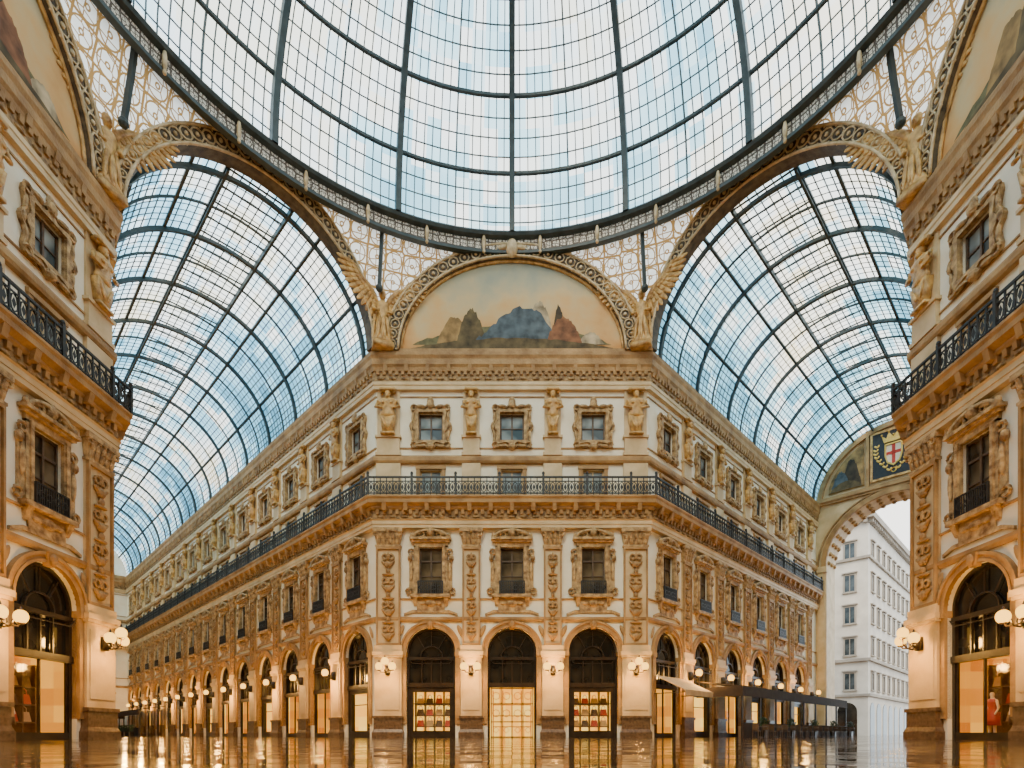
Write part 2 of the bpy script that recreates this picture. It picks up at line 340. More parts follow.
def blocks(mb,path,v0,v1,z0,z1,step,w):
    for a,b in zip(path[:-1],path[1:]):
        L=math.hypot(b[0]-a[0],b[1]-a[1]); d=((b[0]-a[0])/L,(b[1]-a[1])/L); n=(d[1],-d[0]); k=int(L/step); st=L/k
        for i in range(k):
            t=(i+0.5)*st; vs=[]
            for z in (z0,z1):
                for tt,v in ((t-w/2,v0),(t+w/2,v0),(t+w/2,v1 if z==z1 else v1*0.75+v0*0.25),(t-w/2,v1 if z==z1 else v1*0.75+v0*0.25)): vs.append((a[0]+d[0]*tt+n[0]*v,a[1]+d[1]*tt+n[1]*v,z))
            mb.add(vs,[(0,1,2,3),(7,6,5,4),(0,4,5,1),(1,5,6,2),(2,6,7,3),(3,7,4,0)])
def studs(mb,path,v,z,step,rx,rz):
    for a,b in zip(path[:-1],path[1:]):
        L=math.hypot(b[0]-a[0],b[1]-a[1]); d=((b[0]-a[0])/L,(b[1]-a[1])/L); n=(d[1],-d[0]); k=int(L/step); st=L/k
        for i in range(k):
            t=(i+.5)*st; mb.leaf((a[0]+d[0]*(t-rx)+n[0]*v,a[1]+d[1]*(t-rx)+n[1]*v,z),(a[0]+d[0]*(t+rx)+n[0]*v,a[1]+d[1]*(t+rx)+n[1]*v,z),rz,rz,6,4)
def trim(profs,mat,bl=(),lab='moulded stone cornice',st=()):
    for P in PATHS:
        tn[0]+=1; m=MB()
        for pr in profs: sweep(m,P,pr)
        for b in bl: blocks(m,P,*b)
        for b in st: studs(m,P,*b)
        ob('trim_%d'%tn[0],m.mesh('trim',mat),None,kind='structure',label=lab)
trim([[(0,7.55),(.10,7.55),(.18,7.7),(.18,7.85),(0,7.9)]],TAN,lab='thin stone string course')
trim([[(0,9.0),(.10,9.02),(.10,9.1),(0,9.12)]],TAN,lab='thin stone string course')
trim([[(0,13.6),(.34,13.6),(.34,13.8),(.38,13.82),(.38,14.05),(.45,14.12),(0,14.15)]],PALE,lab='pale stone architrave')
trim([[(0,14.72),(.40,14.74),(.5,14.85),(.5,14.95),(.78,15.08),(.78,15.3),(.86,15.42),(.86,15.52),(0,15.54)]],TAN,
     [(.3,.46,14.47,14.74,0.42,0.2),(.3,.76,14.62,15.08,1.3,0.26)],'heavy stone entablature carrying the balcony')
trim([[(0,14.12),(.3,14.12),(.3,14.75),(0,14.75)]],FRIEZE,lab='carved frieze band',st=[(.3,14.32,.75,.26,.11)])
trim([[(0,17.85),(.22,17.87),(.28,18.0),(.28,18.2),(.2,18.35),(0,18.35)],[(0,18.85),(.06,18.85),(.06,18.93),(0,18.93)],[(0,22.2),(.06,22.2),(.06,22.28),(0,22.28)]],TAN,lab='stone string course')
trim([[(0,22.6),(.24,22.62),(.24,22.85),(.28,22.9),(.28,23.1),(0,23.12)]],PALE,lab='pale stone architrave')
trim([[(0,23.75),(.28,23.77),(.33,24.0),(.42,24.15),(.42,24.5),(.5,24.7),(.5,24.9),(0,25.0)]],TAN,
     [(.2,.34,23.55,23.81,0.4,0.2),(.2,.41,23.75,24.15,1.3,0.24)],'crowning stone cornice with dentils')
trim([[(0,23.1),(.2,23.1),(.2,23.77),(0,23.77)]],FRIEZE,lab='carved stone frieze',st=[(.2,23.33,.75,.26,.11)])
trim([[(0,24.9),(.28,24.9),(.28,25.25),(0,25.25)]],TAN,lab='stone blocking course')
# ------------------------------------------------------------------ window prototypes
def palace():
    s=MB()
    s.box(-1.1,-.75,-.16,.05,9.3,12.5).box(.75,1.1,-.16,.05,9.3,12.5).box(-1.1,1.1,-.16,.05,12.4,12.75)
    s.box(-.95,-.8,-.24,0,9.3,12.5).box(.8,.95,-.24,0,9.3,12.5)
    for sx in (-1,1):
        s.box(min(sx*1.1,sx*1.4),max(sx*1.1,sx*1.4),-.1,.02,9.5,11.6)
        s.ell((sx*1.35,-.1,11.7),(.16,.18,.25)); s.torus((sx*1.42,-.12,9.55),.17,.08,8); s.leaf((sx*1.25,-.14,11.5),(sx*1.25,-.14,10.2),.11,.12)
        s.torus((sx*1.25,-.14,12.1),.17,.08,8)
    s.box(-1.35,1.35,-.42,.02,12.85,13.0).box(-1.25,1.25,-.3,.02,12.72,12.87)
    s.box(-1.3,1.3,-.36,.02,9.12,9.32)
    for sx in (-1,1): s.taper(sx*1.0,0,8.6,9.12,.1,.16,.08,.3)
    s.box(-.9,.9,-.1,.02,8.3,9.12); s.ell((0,-.12,8.75),(.35,.14,.22)); s.leaf((-.75,-.12,8.75),(-.3,-.12,8.75),.12,.1); s.leaf((.75,-.12,8.75),(.3,-.12,8.75),.12,.1)
    s.band([(-1.75,7.95),(-1.2,8.15),(1.2,8.15),(1.75,7.95)],[(-1.75,8.1),(-1.2,8.32),(1.2,8.32),(1.75,8.1)],-.12,.02)
    p=MB()
    p.band(arc(1.2,.55,13.0,12),arc(1.0,.38,13.0,12),-.35,0)
    p.ell((0,-.2,13.35),(.28,.26,.34)); p.ell((0,-.2,13.72),(.14,.14,.16))
    for sx in (-1,1):
        p.torus((sx*.55,-.24,13.2),.17,.08,8); p.leaf((sx*.25,-.24,13.5),(sx*.95,-.24,13.15),.12,.12); p.ell((sx*1.2,-.24,13.12),(.13,.13,.2))
    f=MB(); f.box(-.75,-.66,.12,.22,9.4,12.4).box(.66,.75,.12,.22,9.4,12.4).box(-.75,.75,.12,.22,12.28,12.4).box(-.75,.75,.12,.22,9.4,9.5).box(-.05,.05,.1,.2,9.4,12.4).box(-.7,.7,.12,.2,11.5,11.6).box(-.7,.7,.14,.2,10.55,10.6)
    g=MB(); g.box(-.74,.74,.2,.24,9.42,12.38)
    r=MB(); r.box(-.8,.8,-.34,-.28,10.12,10.18).box(-.8,.8,-.34,-.28,9.32,9.38)
    for i in range(15):
        x=-.78+1.56*i/14; r.box(x-.022,x+.022,-.33,-.29,9.35,10.15)
    for i in range(4): r.torus((-.58+.39*i,-.31,9.75),.15,.03,8,4)
    for sx in (-.8,.8): r.box(sx-.03,sx+.03,-.34,.02,9.32,10.18)
    return Proto('palace_window','tall arcade window with carved stone surround, pediment and iron rail','window',
      [('window_surround',s.mesh('surround',TAN2),'carved tan stone surround'),('pediment',p.mesh('pediment',TAN2,True)),('window_sash',f.mesh('sash',WOOD)),('glass_pane',g.mesh('pane',PG)),('window_railing',r.mesh('wrail',IRON),'small black iron railing')],'tall first-floor windows')
def attic():
    s=MB(); cz=20.25
    inn=[];out=[]; n=48
    for i in range(n):
        t=2*pi*i/n; c_,s_=math.cos(t),math.sin(t)
        k=1/max(abs(c_),abs(s_)); inn.append((0.78*k*c_,cz+0.9*k*s_))
        k2=1/((abs(c_)**5+abs(s_)**5)**0.2); w=1.0+0.10*math.cos(8*t)
        out.append((1.25*k2*w*c_,cz+1.36*k2*w*s_))
    s.band(out,inn,-.14,.03,True)
    o2=[(x*.84,cz+(z-cz)*.84) for x,z in out]; i2=[(x*1.02,cz+(z-cz)*1.02) for x,z in inn]
    s.band(o2,i2,-.24,-.1,True)
    o3=[(x*1.02,cz+(z-cz)*1.02) for x,z in out]; i3=[(x*.96,cz+(z-cz)*.96) for x,z in out]
    s.band(o3,i3,-.22,-.1,True)
    for sx in (-1,1):
        for sz in (-1,1):
            s.torus((sx*1.08,-.2,cz+sz*1.2),.17,.08,8); s.leaf((sx*.35,-.22,cz+sz*1.28),(sx*.95,-.22,cz+sz*1.3),.12,.1)
            s.leaf((sx*1.18,-.17,cz+sz*.25),(sx*1.12,-.17,cz+sz*.95),.1,.1)
        s.ell((sx*1.25,-.16,cz),(.12,.14,.25))
    s.ell((0,-.24,cz+1.38),(.25,.18,.28)); s.ell((0,-.22,cz-1.3),(.28,.16,.2)); s.leaf((-.2,-.2,cz+1.5),(0,-.2,cz+1.9),.1,.08); s.leaf((.2,-.2,cz+1.5),(0,-.2,cz+1.9),.1,.08)
    f=MB(); a,b,c,d=-.78,.78,19.35,21.15
    f.box(a,a+.1,.12,.22,c,d).box(b-.1,b,.12,.22,c,d).box(a,b,.12,.22,c,c+.1).box(a,b,.12,.22,d-.1,d).box(-.05,.05,.1,.2,c,d).box(a,b,.14,.2,cz-.03,cz+.03)
    g=MB(); g.box(a,b,.2,.24,c,d)
    return Proto('attic_window','small square upper window in an ornate scrolled stone frame','window',
      [('window_surround',s.mesh('asur',TAN2),'scrolled gold stone cartouche'),('window_sash',f.mesh('asash',WOOD)),('glass_pane',g.mesh('apane',CG))],'square attic windows')
def mezz():
    s=MB(); s.box(-.95,-.7,-.12,.02,15.8,17.6).box(.7,.95,-.12,.02,15.8,17.6).box(-.98,.98,-.16,.02,17.5,17.7)
    f=MB(); f.box(-.7,-.6,.12,.22,15.9,17.5).box(.6,.7,.12,.22,15.9,17.5).box(-.7,.7,.12,.22,17.4,17.5).box(-.04,.04,.1,.2,15.9,17.5).box(-.7,.7,.12,.22,15.9,16.0)
    g=MB(); g.box(-.7,.7,.2,.24,15.9,17.5)
    return Proto('mezzanine_window','low window opening onto the iron-railed balcony','window',
      [('window_surround',s.mesh('msur',TAN)),('window_sash',f.mesh('msash',PALE)),('glass_pane',g.mesh('mpane',CG))],'low balcony windows')
def shopfront(kind=0):
    s=MB(); s.band(arc(2.0,2.0,5.6,24),arc(1.6,1.6,5.6,24),-.16,.02); s.band(arc(2.0,2.0,5.6,24),arc(1.88,1.88,5.6,24),-.24,-.1); s.band(arc(1.72,1.72,5.6,24),arc(1.6,1.6,5.6,24),-.2,-.1)
    s.taper(0,0,7.05,7.6,.14,.26,.26,.34); s.ell((0,-.34,7.32),(.16,.12,.26))
    for sx in (-1,1):
        s.box(min(sx*1.6,sx*1.95),max(sx*1.6,sx*1.95),-.14,.3,0.9,5.3); s.box(min(sx*1.58,sx*2.05),max(sx*1.58,sx*2.05),-.22,.3,5.3,5.6)
        s.leaf((sx*2.15,-.1,6.5),(sx*1.75,-.1,7.35),.16,.06)
    f=MB(); f.band(arc(1.6,1.6,5.6,24),arc(1.47,1.47,5.6,24),.2,.34)
    f.box(-1.6,-1.45,.2,.36,0,5.6).box(1.45,1.6,.2,.36,0,5.6).box(-1.6,1.6,.15,.38,5.1,5.3).box(-1.6,1.6,.12,.38,3.3,3.6)
    f.band(arc(.75,.75,5.3,12),arc(.68,.68,5.3,12),.22,.3)
    for x in (-.62,.62,0): f.box(x-.035,x+.035,.2,.32,3.6,5.2)
    for t in (50,90,130):
        a=math.radians(t); f.tube([(.72*math.cos(a),.26,5.3+.72*math.sin(a)),(1.52*math.cos(a),.26,5.6+1.52*math.sin(a))],.03,4)
    f.tube([(-1.5,.02,5.15)]+[(-1.5+3*i/10,-.05,4.85) for i in range(1,10)]+[(1.5,.02,5.15)],.03,4)
    g=MB(); g.prism([(-1.58,3.6),(1.58,3.6)]+arc(1.55,1.55,5.6,16)[::-1],.36,.4)
    d=MB(); dm=BRONZE
    if kind==1:
        dm=BRASS
        for x in (-1.4,-.75,-.04,.68,1.33): d.box(x,x+.08,.24,.34,0,3.3)
        for z in (0,1.0,2.2,3.2): d.box(-1.4,1.4,.24,.34,z,z+.08)
        for x in (-.37,.37,-1.05,1.05):
            for z in (1.6,2.75): d.torus((x,.3,z),.24,.03,8,4)
            for z in (.5,): d.torus((x,.3,z),.2,.03,4,4)
    elif kind==0:
        d.box(-1.45,-1.2,.22,.5,0,3.3).box(1.2,1.45,.22,.5,0,3.3).box(-1.2,1.2,.22,.5,3.0,3.3).box(-1.2,1.2,.22,.5,0,.45).box(-1.2,1.2,.3,.36,2.2,2.26)
    else:
        d.box(-1.45,1.45,.22,.4,0,.3)
        for x in (-1.42,-.04,1.34): d.box(x,x+.07,.24,.34,0.3,3.3)
    gl=MB(); gl.box(-1.45,1.45,.4,.41,.0,3.3)
    i=MB(); i.add([(-1.6,.52,0),(1.6,.52,0),(1.6,2.4,0),(-1.6,2.4,0),(-1.6,.52,3.5),(1.6,.52,3.5),(1.6,2.4,3.5),(-1.6,2.4,3.5)],[(3,2,6,7),(0,3,7,4),(2,1,5,6),(4,7,6,5),(0,1,2,3)])
    sh=MB()
    for z in (.7,1.45,2.2): sh.box(-1.3,1.3,1.5,2.1,z,z+.06)
    for x in (-1.3,-.65,-.02,.63,1.28): sh.box(x-.02,x+.05,1.5,2.1,0,3.2)
    parts=[('archivolt',s.mesh('archivolt',TAN),'moulded tan stone arch with keystone'),('shop_frame',f.mesh('sframe',BRONZE),'dark bronze arched frame'),('fanlight',g.mesh('fan',DG),'dark arched fanlight glass'),
      ('shop_door' if kind else 'display_surround',d.mesh('sdoor',dm)),('shop_glass',gl.mesh('sglass',SG)),('shop_interior',i.mesh('sint',LIT if kind<2 else LITD),'warmly lit interior'),('display_shelf',sh.mesh('sshelf',WOOD if kind!=1 else BRASS))]
    return Proto('arched_shopfront',['arched shopfront with dark fanlight and lit display','arched shop entrance with brass lattice doors','arched shopfront with amber lit interior'][kind],'shopfront',parts,'arcade shopfronts')
PW,AW_,MW=palace(),attic(),mezz(); SH=[shopfront(k) for k in range(3)]
# ------------------------------------------------------------------ pilaster
def pilaster(half):
    w=half; pl=MB(); pl.box(-w-.24,w+.24,-.42,.02,0,.35).taper(0,.02,.35,.55,w+.22,w+.14,.42,.36).box(-w-.14,w+.14,-.34,.02,.55,1.25).box(-w-.2,w+.2,-.4,.02,1.25,1.42)
    pr=MB(); pr.box(-w-.1,w+.1,-.26,.02,1.42,5.2).box(-w+.05,w-.05,-.3,-.2,1.8,4.9).box(-w-.18,w+.18,-.36,.02,5.2,5.35).box(-w-.22,w+.22,-.42,.02,5.35,5.6).box(-w-.12,w+.12,-.3,.02,5.6,6.0)
    sh=MB(); sh.box(-w,w,-.14,.02,6.0,12.4)
    fr=MB(); fr.box(-w,-w+.1,-.27,-.1,6.0,12.4).box(w-.1,w,-.27,-.1,6.0,12.4).box(-w,w,-.27,-.1,6.0,6.15).box(-w,w,-.27,-.1,12.25,12.4)
    z=6.35; k=0
    while z<11.9:
        r=w*.55
        if k%3==0:
            fr.ell((0,-.22,z+.2),(r*.6,.16,.24)); fr.leaf((-.04,-.22,z+.1),(-r,-.22,z+.45),.09,.11); fr.leaf((.04,-.22,z+.1),(r,-.22,z+.45),.09,.11)
        elif k%3==1:
            fr.torus((-r*.5,-.22,z+.2),r*.38,.065,8,4); fr.torus((r*.5,-.22,z+.2),r*.38,.065,8,4); fr.leaf((0,-.22,z-.05),(0,-.22,z+.5),.08,.11)
        else:
            fr.ell((0,-.22,z+.1),(r,.12,.09)); fr.ell((0,-.24,z+.3),(r*.35,.14,.2))
        z+=.52; k+=1
    cp=MB(); cp.box(-w-.06,w+.06,-.28,.02,12.4,12.52).taper(0,.02,12.52,13.35,w*.95,w+.12,.22,.36).box(-w-.18,w+.18,-.42,.02,13.35,13.6)
    nn=5 if half>.7 else 4
    for rr in range(2):
        for i in range(nn):
            x=-w+2*w*(i+.5)/nn; zz=12.6+.32*rr; cp.leaf((x,-.22-.06*rr,zz-.1),(x,-.32-.08*rr,zz+.35),w/nn*.85,.08); cp.ell((x,-.36-.06*rr,zz+.33),(.07,.07,.06),6,4)
    for sx in (-1,1): cp.torus((sx*(w+.02),-.36,13.22),.12,.06,8,5)
    cp.ell((0,-.42,13.4),(.12,.1,.14))
    ap=MB(); ap.box(-w-.02,w+.02,-.2,.02,15.5,17.85)
    ap.box(-w-.05,w+.05,-.28,.02,18.35,18.55).box(-w+.05,w-.05,-.22,.02,18.55,19.5).box(-w-.06,w+.06,-.3,.02,19.5,19.65).box(-w+.05,w-.05,-.1,.02,19.65,22.6)
    return Proto('pilaster','carved stone pilaster with granite plinth and leafy capital','pilaster',
      [('plinth',pl.mesh('plinth',PLINTH),'dark polished granite plinth'),('pier',pr.mesh('pier',PALE)),('pilaster_shaft',sh.mesh('shaft',PALE)),('relief_panel',fr.mesh('relief',TAN),'candelabra relief in a raised frame'),('capital',cp.mesh('cap',TAN2)),('upper_pedestal',ap.mesh('uped',PALE))],'facade pilasters')
PN=pilaster(.58); PWD=pilaster(.78)
def herm(w):
    m=MB()
    m.taper(0,0,0,1.15,.2*w,.34*w,.3,.38); m.box(-.3*w,.3*w,-.4,0,-.02,.12)
    m.lathe([(.30,1.1),(.36,1.3),(.3,1.5),(.33,1.75),(.42,2.0),(.43,2.15),(.3,2.28),(.13,2.35),(.12,2.45)],(0,-.22),10,w,.6)
    m.ell((0,-.26,2.6),(.18,.2,.24),8,6); m.ell((0,-.44,2.58),(.035,.05,.06),5,4); m.ell((0,-.2,2.68),(.22,.2,.2)); m.ell((0,-.38,2.42),(.12,.1,.13))
    for sx in (-1,1):
        m.tube([(sx*.4*w,-.24,2.12),(sx*.52*w,-.3,1.75),(sx*.22*w,-.45,1.6)],[.12,.1,.07],6)
        m.leaf((sx*.3*w,-.34,1.2),(sx*.12,-.36,.4),.1,.08); m.ell((sx*.17*w,-.42,1.98),(.13,.08,.1))
        m.torus((sx*.3*w,-.26,2.82),.12,.05,8)
    m.box(-.34*w,.34*w,-.42,0,2.78,2.95)
    return m.mesh('herm',GOLD,True)
HN=herm(1.15); HWD=herm(1.5)
def globe_lamp(n):
    b=MB(); b.lathe([(.06,-.25),(.16,-.2),(.18,0),(.12,.22),(.05,.3)],(0,-.48),8); b.box(-.12,.12,-.52,-.26,-.3,.3)
    a=MB(); a.tube([(0,-.46,-.1),(0,-.7,-.25),(0,-.95,-.2),(0,-1.05,.02)],.04,6); a.torus((0,-.72,-.02),.12,.025,8,4)
    pos=[(0,-1.05,.2)]
    if n>1: pos=[(-.42,-.95,.2),(.42,-.95,.2)]; a.tube([(-.42,-.95,.02),(-.3,-.95,-.16),(0,-.9,-.2),(.3,-.95,-.16),(.42,-.95,.02)],.035,6)
    if n>2: pos.append((0,-1.15,.5)); a.tube([(0,-.95,-.2),(0,-1.15,0),(0,-1.15,.25)],.035,6)
    parts=[('lamp_backplate',b.mesh('lb',BRONZE,True)),('lamp_arm',a.mesh('la',BRONZE,True))]
    for p in pos:
        q=MB(); q.ell(p,(.24,.24,.26),12,9); c=MB(); c.lathe([(.1,p[2]-.28),(.15,p[2]-.23),(.1,p[2]-.19)],(p[0],p[1]),8); d=MB(); d.lathe([(.1,p[2]+.22),(.05,p[2]+.29),(.015,p[2]+.4)],(p[0],p[1]),8)
        parts.append(('lamp_globe',q.mesh('lg',GLOBE,True),'glowing opal glass globe')); parts.append(('lamp_cup',c.mesh('lf',BRONZE,True))); parts.append(('lamp_finial',d.mesh('lf2',BRONZE,True)))
    return Proto('wall_lamp','bronze bracket wall lamp with glowing opal globe','lamp',parts,'arcade wall lamps')
GL={1:globe_lamp(1),2:globe_lamp(2),3:globe_lamp(3)}
def light(loc,e,c=(1,.50,.11),r=.25):
    l=bpy.data.lights.new('lamp_light','POINT'); l.energy=e; l.color=c; l.shadow_soft_size=r
    o=bpy.data.objects.new('lamp_light',l); COL.objects.link(o); o.location=loc
def dress(seg,shop,pil,wide=(),lamp=1,lights=0,e=480):
    for i,c in enumerate(seg.b):
        p=seg.at(c); PW.put(p,seg.a); AW_.put(p,seg.a); MW.put(p,seg.a); SH[shop[i%len(shop)]].put(p,seg.a)
    for i,t in enumerate(pil):
        w=t in wide; (PWD if w else PN).put(seg.at(t),seg.a)
        ob('herm_statue',HWD if w else HN,None,seg.at(t,.1,19.65),seg.a,'gilded stone herm figure standing on the upper pilaster','statue','herm statues')
        GL[3 if (w and lamp>1) else lamp].put(seg.at(t,0,4.35),seg.a)
        if lights and i%lights==0: light(seg.at(t,1.5,4.4),e)
PO=[H-8.05,H-2.65,H+2.65,H+8.05]
dress(C,[0,1,0],PO,(PO[0],PO[3]),2,1)
dress(LF,[2,2],PO[1:],(PO[3],),2,1)
dress(RF,[2,2],PO[:3],(PO[0],),2,1)
dress(LW,[2,0,2],[LL-4.97-5.25*k for k in range(13)],(),1,2,900)
dress(RW,[2,0],[4.97+5.25*k for k in range(5)]+[31.4],(),1,2,650)
dress(LE,[2],[7.15],(),1,0)
# ------------------------------------------------------------------ balcony railing
for P in PATHS:
    vv=.78; O=offset(P,vv)
    root=ob('balcony_railing',None,None,(0,0,0),0,'black wrought-iron scrolled railing along the balcony','railing','balcony railings')
    hr=MB()
    for z0,z1,w in ((16.62,16.72,.05),(15.62,15.68,.03),(16.38,16.43,.025)): sweep(hr,P,[(vv-w,z0),(vv+w,z0),(vv+w,z1),(vv-w,z1)])
    ob('handrail',hr.mesh('handrail',IRON),root)
    sc=MB()
    for a,b in zip(O[:-1],O[1:]):
        L=math.hypot(b[0]-a[0],b[1]-a[1]); d=((b[0]-a[0])/L,(b[1]-a[1])/L); k=max(1,int(L/.4)); st=L/k
        for i in range(k):
            x,y=a[0]+d[0]*(i+.5)*st,a[1]+d[1]*(i+.5)*st
            sc.tube([(x+d[0]*.16*math.cos(t),y+d[1]*.16*math.cos(t),16.03+.33*math.sin(t)) for t in [2*pi*j/8 for j in range(8)]],.036,3,True)
            sc.add([(x-d[0]*.1,y-d[1]*.1,16.03),(x,y,15.8),(x+d[0]*.1,y+d[1]*.1,16.03),(x,y,16.26)],[(0,1,2,3)])
            xx,yy=a[0]+d[0]*i*st,a[1]+d[1]*i*st
            w=.03 if i%7 else .07
            sc.box(xx-w,xx+w,yy-w,yy+w,15.5,16.64 if i%7 else 16.85)
            if i%7==0: sc.ell((xx,yy,16.92),(.1,.1,.12),6,4)
    o=ob('scrolled_balusters',sc.mesh('balusters',IRON),root); o['kind']='stuff'
# ------------------------------------------------------------------ lunettes and arches
FRETB=stone('arch_band_dark',(0.05,0.038,0.028),(0.17,0.125,0.075),0.6,3,0.5,20)
GOLDP=stone('pale_gilding',(0.42,0.29,0.14),(0.78,0.62,0.38),0.5,3,0.3)
ZB=25.15
def archband(m_base,m_orn,ao,bo,ai,bi,zb,y=-.3,n=40):
    m_base.band(arc(ao,bo,zb,n),arc(ai,bi,zb,n),y,.3)
    for fr in (0.0,1.0):
        a_=ai+(ao-ai)*(.06+.88*fr); b_=bi+(bo-bi)*(.06+.88*fr)
        m_orn.tube([(x,y-.06,z) for x,z in arc(a_,b_,zb,n)],.08,5)
    am,bm=(ao+ai)/2,(bo+bi)/2; w=((bo-bi)+(ao-ai))/4
    k=int((am+bm)*1.57/(w*1.5)); 
    for i in range(k):
        t=pi*(i+.5)/k; x,z=-am*math.cos(t),zb+bm*math.sin(t); ww=((ao-ai)*abs(math.cos(t))+(bo-bi)*abs(math.sin(t)))/2
        m_orn.torus((x,y-.05,z),ww*.5,.05,8,4); m_orn.ell((x,y-.05,z),(ww*.18,.1,ww*.18),6,4)
        for q in (-1,1):
            tt=t+q*pi/k*.5; x2,z2=-math.cos(tt),math.sin(tt)
            m_orn.leaf(((am-ww*.45)*x2,y-.04,zb+(bm-ww*.45)*z2),((am-ww*.85)*x2,y-.04,zb+(bm-ww*.85)*z2),.06,.05,5,4); m_orn.leaf(((am+ww*.45)*x2,y-.04,zb+(bm+ww*.45)*z2),((am+ww*.85)*x2,y-.04,zb+(bm+ww*.85)*z2),.06,.05,5,4)
def blob(x0,x1,z0,h,seed,n=18,sk=0.0):
    rr=random.Random(seed); pts=[(x0,z0),(x1,z0)]
    for i in range(1,n):
        u=i/n; x=x1+(x0-x1)*u; pts.append((x,z0+h*(math.sin(pi*u)**.8)*(1+sk*(u-.5))+rr.uniform(-.06,.06)*h))
    return pts
def lunette():
    base=MB(); orn=MB(); archband(base,orn,8.3,6.85,7.3,5.95,0,-.35,40)
    orn.ell((0,-.5,6.4),(.4,.3,.6)); orn.leaf((-.9,-.5,6.4),(-.3,-.5,6.5),.2,.15); orn.leaf((.9,-.5,6.4),(.3,-.5,6.5),.2,.15)
    pn=MB(); pn.prism([(-7.3,0),(7.3,0)]+arc(7.3,5.95,0,40)[::-1],-.02,.1)
    fr=MB(); fr.tube([(x,-.1,z) for x,z in arc(7.25,5.9,0,40)],.1,5); fr.tube([(-7.25,-.1,.08),(7.25,-.1,.08)],.1,5)
    P=[('arch_band',base.mesh('ab',FRETB),'dark pierced arch band'),('arch_ornament',orn.mesh('ao',GOLDP,True),'pale scroll ornament'),('mural_panel',pn.mesh('mp',MURAL),'painted peach sky'),('mural_frame',fr.mesh('mf',GOLD,True))]
    def sh(nm,pts,mat,y): m=MB(); m.prism(pts,-y-.008,-y); P.append((nm,m.mesh(nm,mat)))
    sh('painted_far_hills',blob(-6.5,6.5,.5,1.3,1,40),P_GRN,.025)
    sh('painted_hill',blob(-4.9,-2.6,.6,1.7,2,26),P_OCH,.034); sh('painted_shrub',blob(-3.6,-1.7,.6,2.2,3,24),P_EARTH,.043)
    sh('painted_blue_hill',blob(-2.6,3.0,.5,2.3,4,36,-1.0),P_BLUE,.061); sh('painted_pale_rock',blob(.9,2.6,1.5,1.8,5,24),P_WH,.05)
    sh('painted_red_hill',blob(2.2,4.6,.5,1.8,7,26),P_RED,.07); sh('painted_rock',blob(4.3,6.0,.5,.8,9),P_WH,.06)
    sh('painted_shrub',blob(2.6,3.5,.5,2.6,13,16),P_DK,.064)
    sh('painted_ground',blob(-6.9,6.9,.15,.75,10,44),P_EARTH,.088)
    return P
LUN=Proto('mural_lunette','arched lunette painted with a hazy hilly landscape','mural',lunette(),'painted lunettes')
for s in (C,LF,RF): LUN.put(s.at(s.L/2,0,ZB),s.a)
AR=Seg((H,R),(1,-1),A); AL=Seg((-R,H),(1,1),A)
b=MB(); o_=MB(); archband(b,o_,7.12,7.3,6.65,6.15,0,-.45,52)
VA=Proto('vault_arch','broad fretwork arch fronting the glazed vault','arch',[('arch_band',b.mesh('vab',FRETB)),('arch_ornament',o_.mesh('vao',GOLDP,True))],'vault arches')
for s in (AR,AL): VA.put(s.at(A/2,0,ZB),s.a)
def polar(x,y): return math.atan2(x,y),math.hypot(x,y)
def pendentive(sg,which):
    m=MB(); m.uv=[]; nu,nv=14,16
    for j in range(nv+1):
        ph=pi/2*j/nv
        da=8.3*math.cos(ph); dz=ZB+6.85*math.sin(ph)
        ta=7.12*math.cos(ph); tz=ZB+7.25*math.sin(ph)
        cd=(da,R) if which==0 else (R,da)
        mid=((H+R)/2,(H+R)/2)
        pa=(mid[0]-S2*ta,mid[1]+S2*ta) if which==0 else (mid[0]+S2*ta,mid[1]-S2*ta)
        a1,r1=polar(*cd); a2,r2=polar(*pa)
        for i in range(nu+1):
            u=i/nu; a=a1+(a2-a1)*u; r=r1+(r2-r1)*u; z=dz+(tz-dz)*u
            m.v.append((sg*r*math.sin(a),r*math.cos(a),z)); m.uv.append((a*19,z))
    for j in range(nv):
        for i in range(nu):
            k=j*(nu+1)+i; m.f.append((k,k+1,k+nu+2,k+nu+1))
    ob('pendentive_panel',m.mesh('pend',LAT,True),None,label='curved white and gold pierced lattice pendentive',cat='pendentive',group='pendentive panels')
for sg in (-1,1):
    for w in (0,1): pendentive(sg,w)
# ------------------------------------------------------------------ dome
RD=18.7; ZR=32.4; RISE=15.2
dome=ob('glass_dome',None,None,(0,0,0),0,'great glazed iron dome over the octagonal crossing','dome')
def dp(a,ph,dr=0): 
    r=(RD+dr)*math.cos(ph); return (r*math.sin(a),r*math.cos(a),ZR+(RISE+dr)*math.sin(ph))
m=MB(); m.uv=[]; na,npz=96,24; pmax=math.radians(80)
for j in range(npz+1):
    ph=pmax*j/npz
    for i in range(na+1):
        a=2*pi*i/na-pi; m.v.append(dp(a,ph)); m.uv.append((a*18,ph*17+30))
for j in range(npz):
    for i in range(na): k=j*(na+1)+i; m.f.append((k,k+1,k+na+2,k+na+1))
ob('dome_glass',m.mesh('dglass',DMG,True),dome,label='pale blue dusty glass panes')
bars=MB(); q=14
for i in range(16*q):
    if i%q==0: continue
    a=2*pi*i/(16*q); bars.tube([dp(a,pmax*j/16,-.06) for j in range(17)],.038 if i%q!=q//2 else .06,4)
for k in range(1,24):
    if k%4==0: continue
    ph=math.radians(13.3/4*k); bars.tube([dp(2*pi*i/96,ph,-.06) for i in range(96)],.034,4,True)
ob('glazing_bar',bars.mesh('dbars',STEELP),dome,kind='stuff')
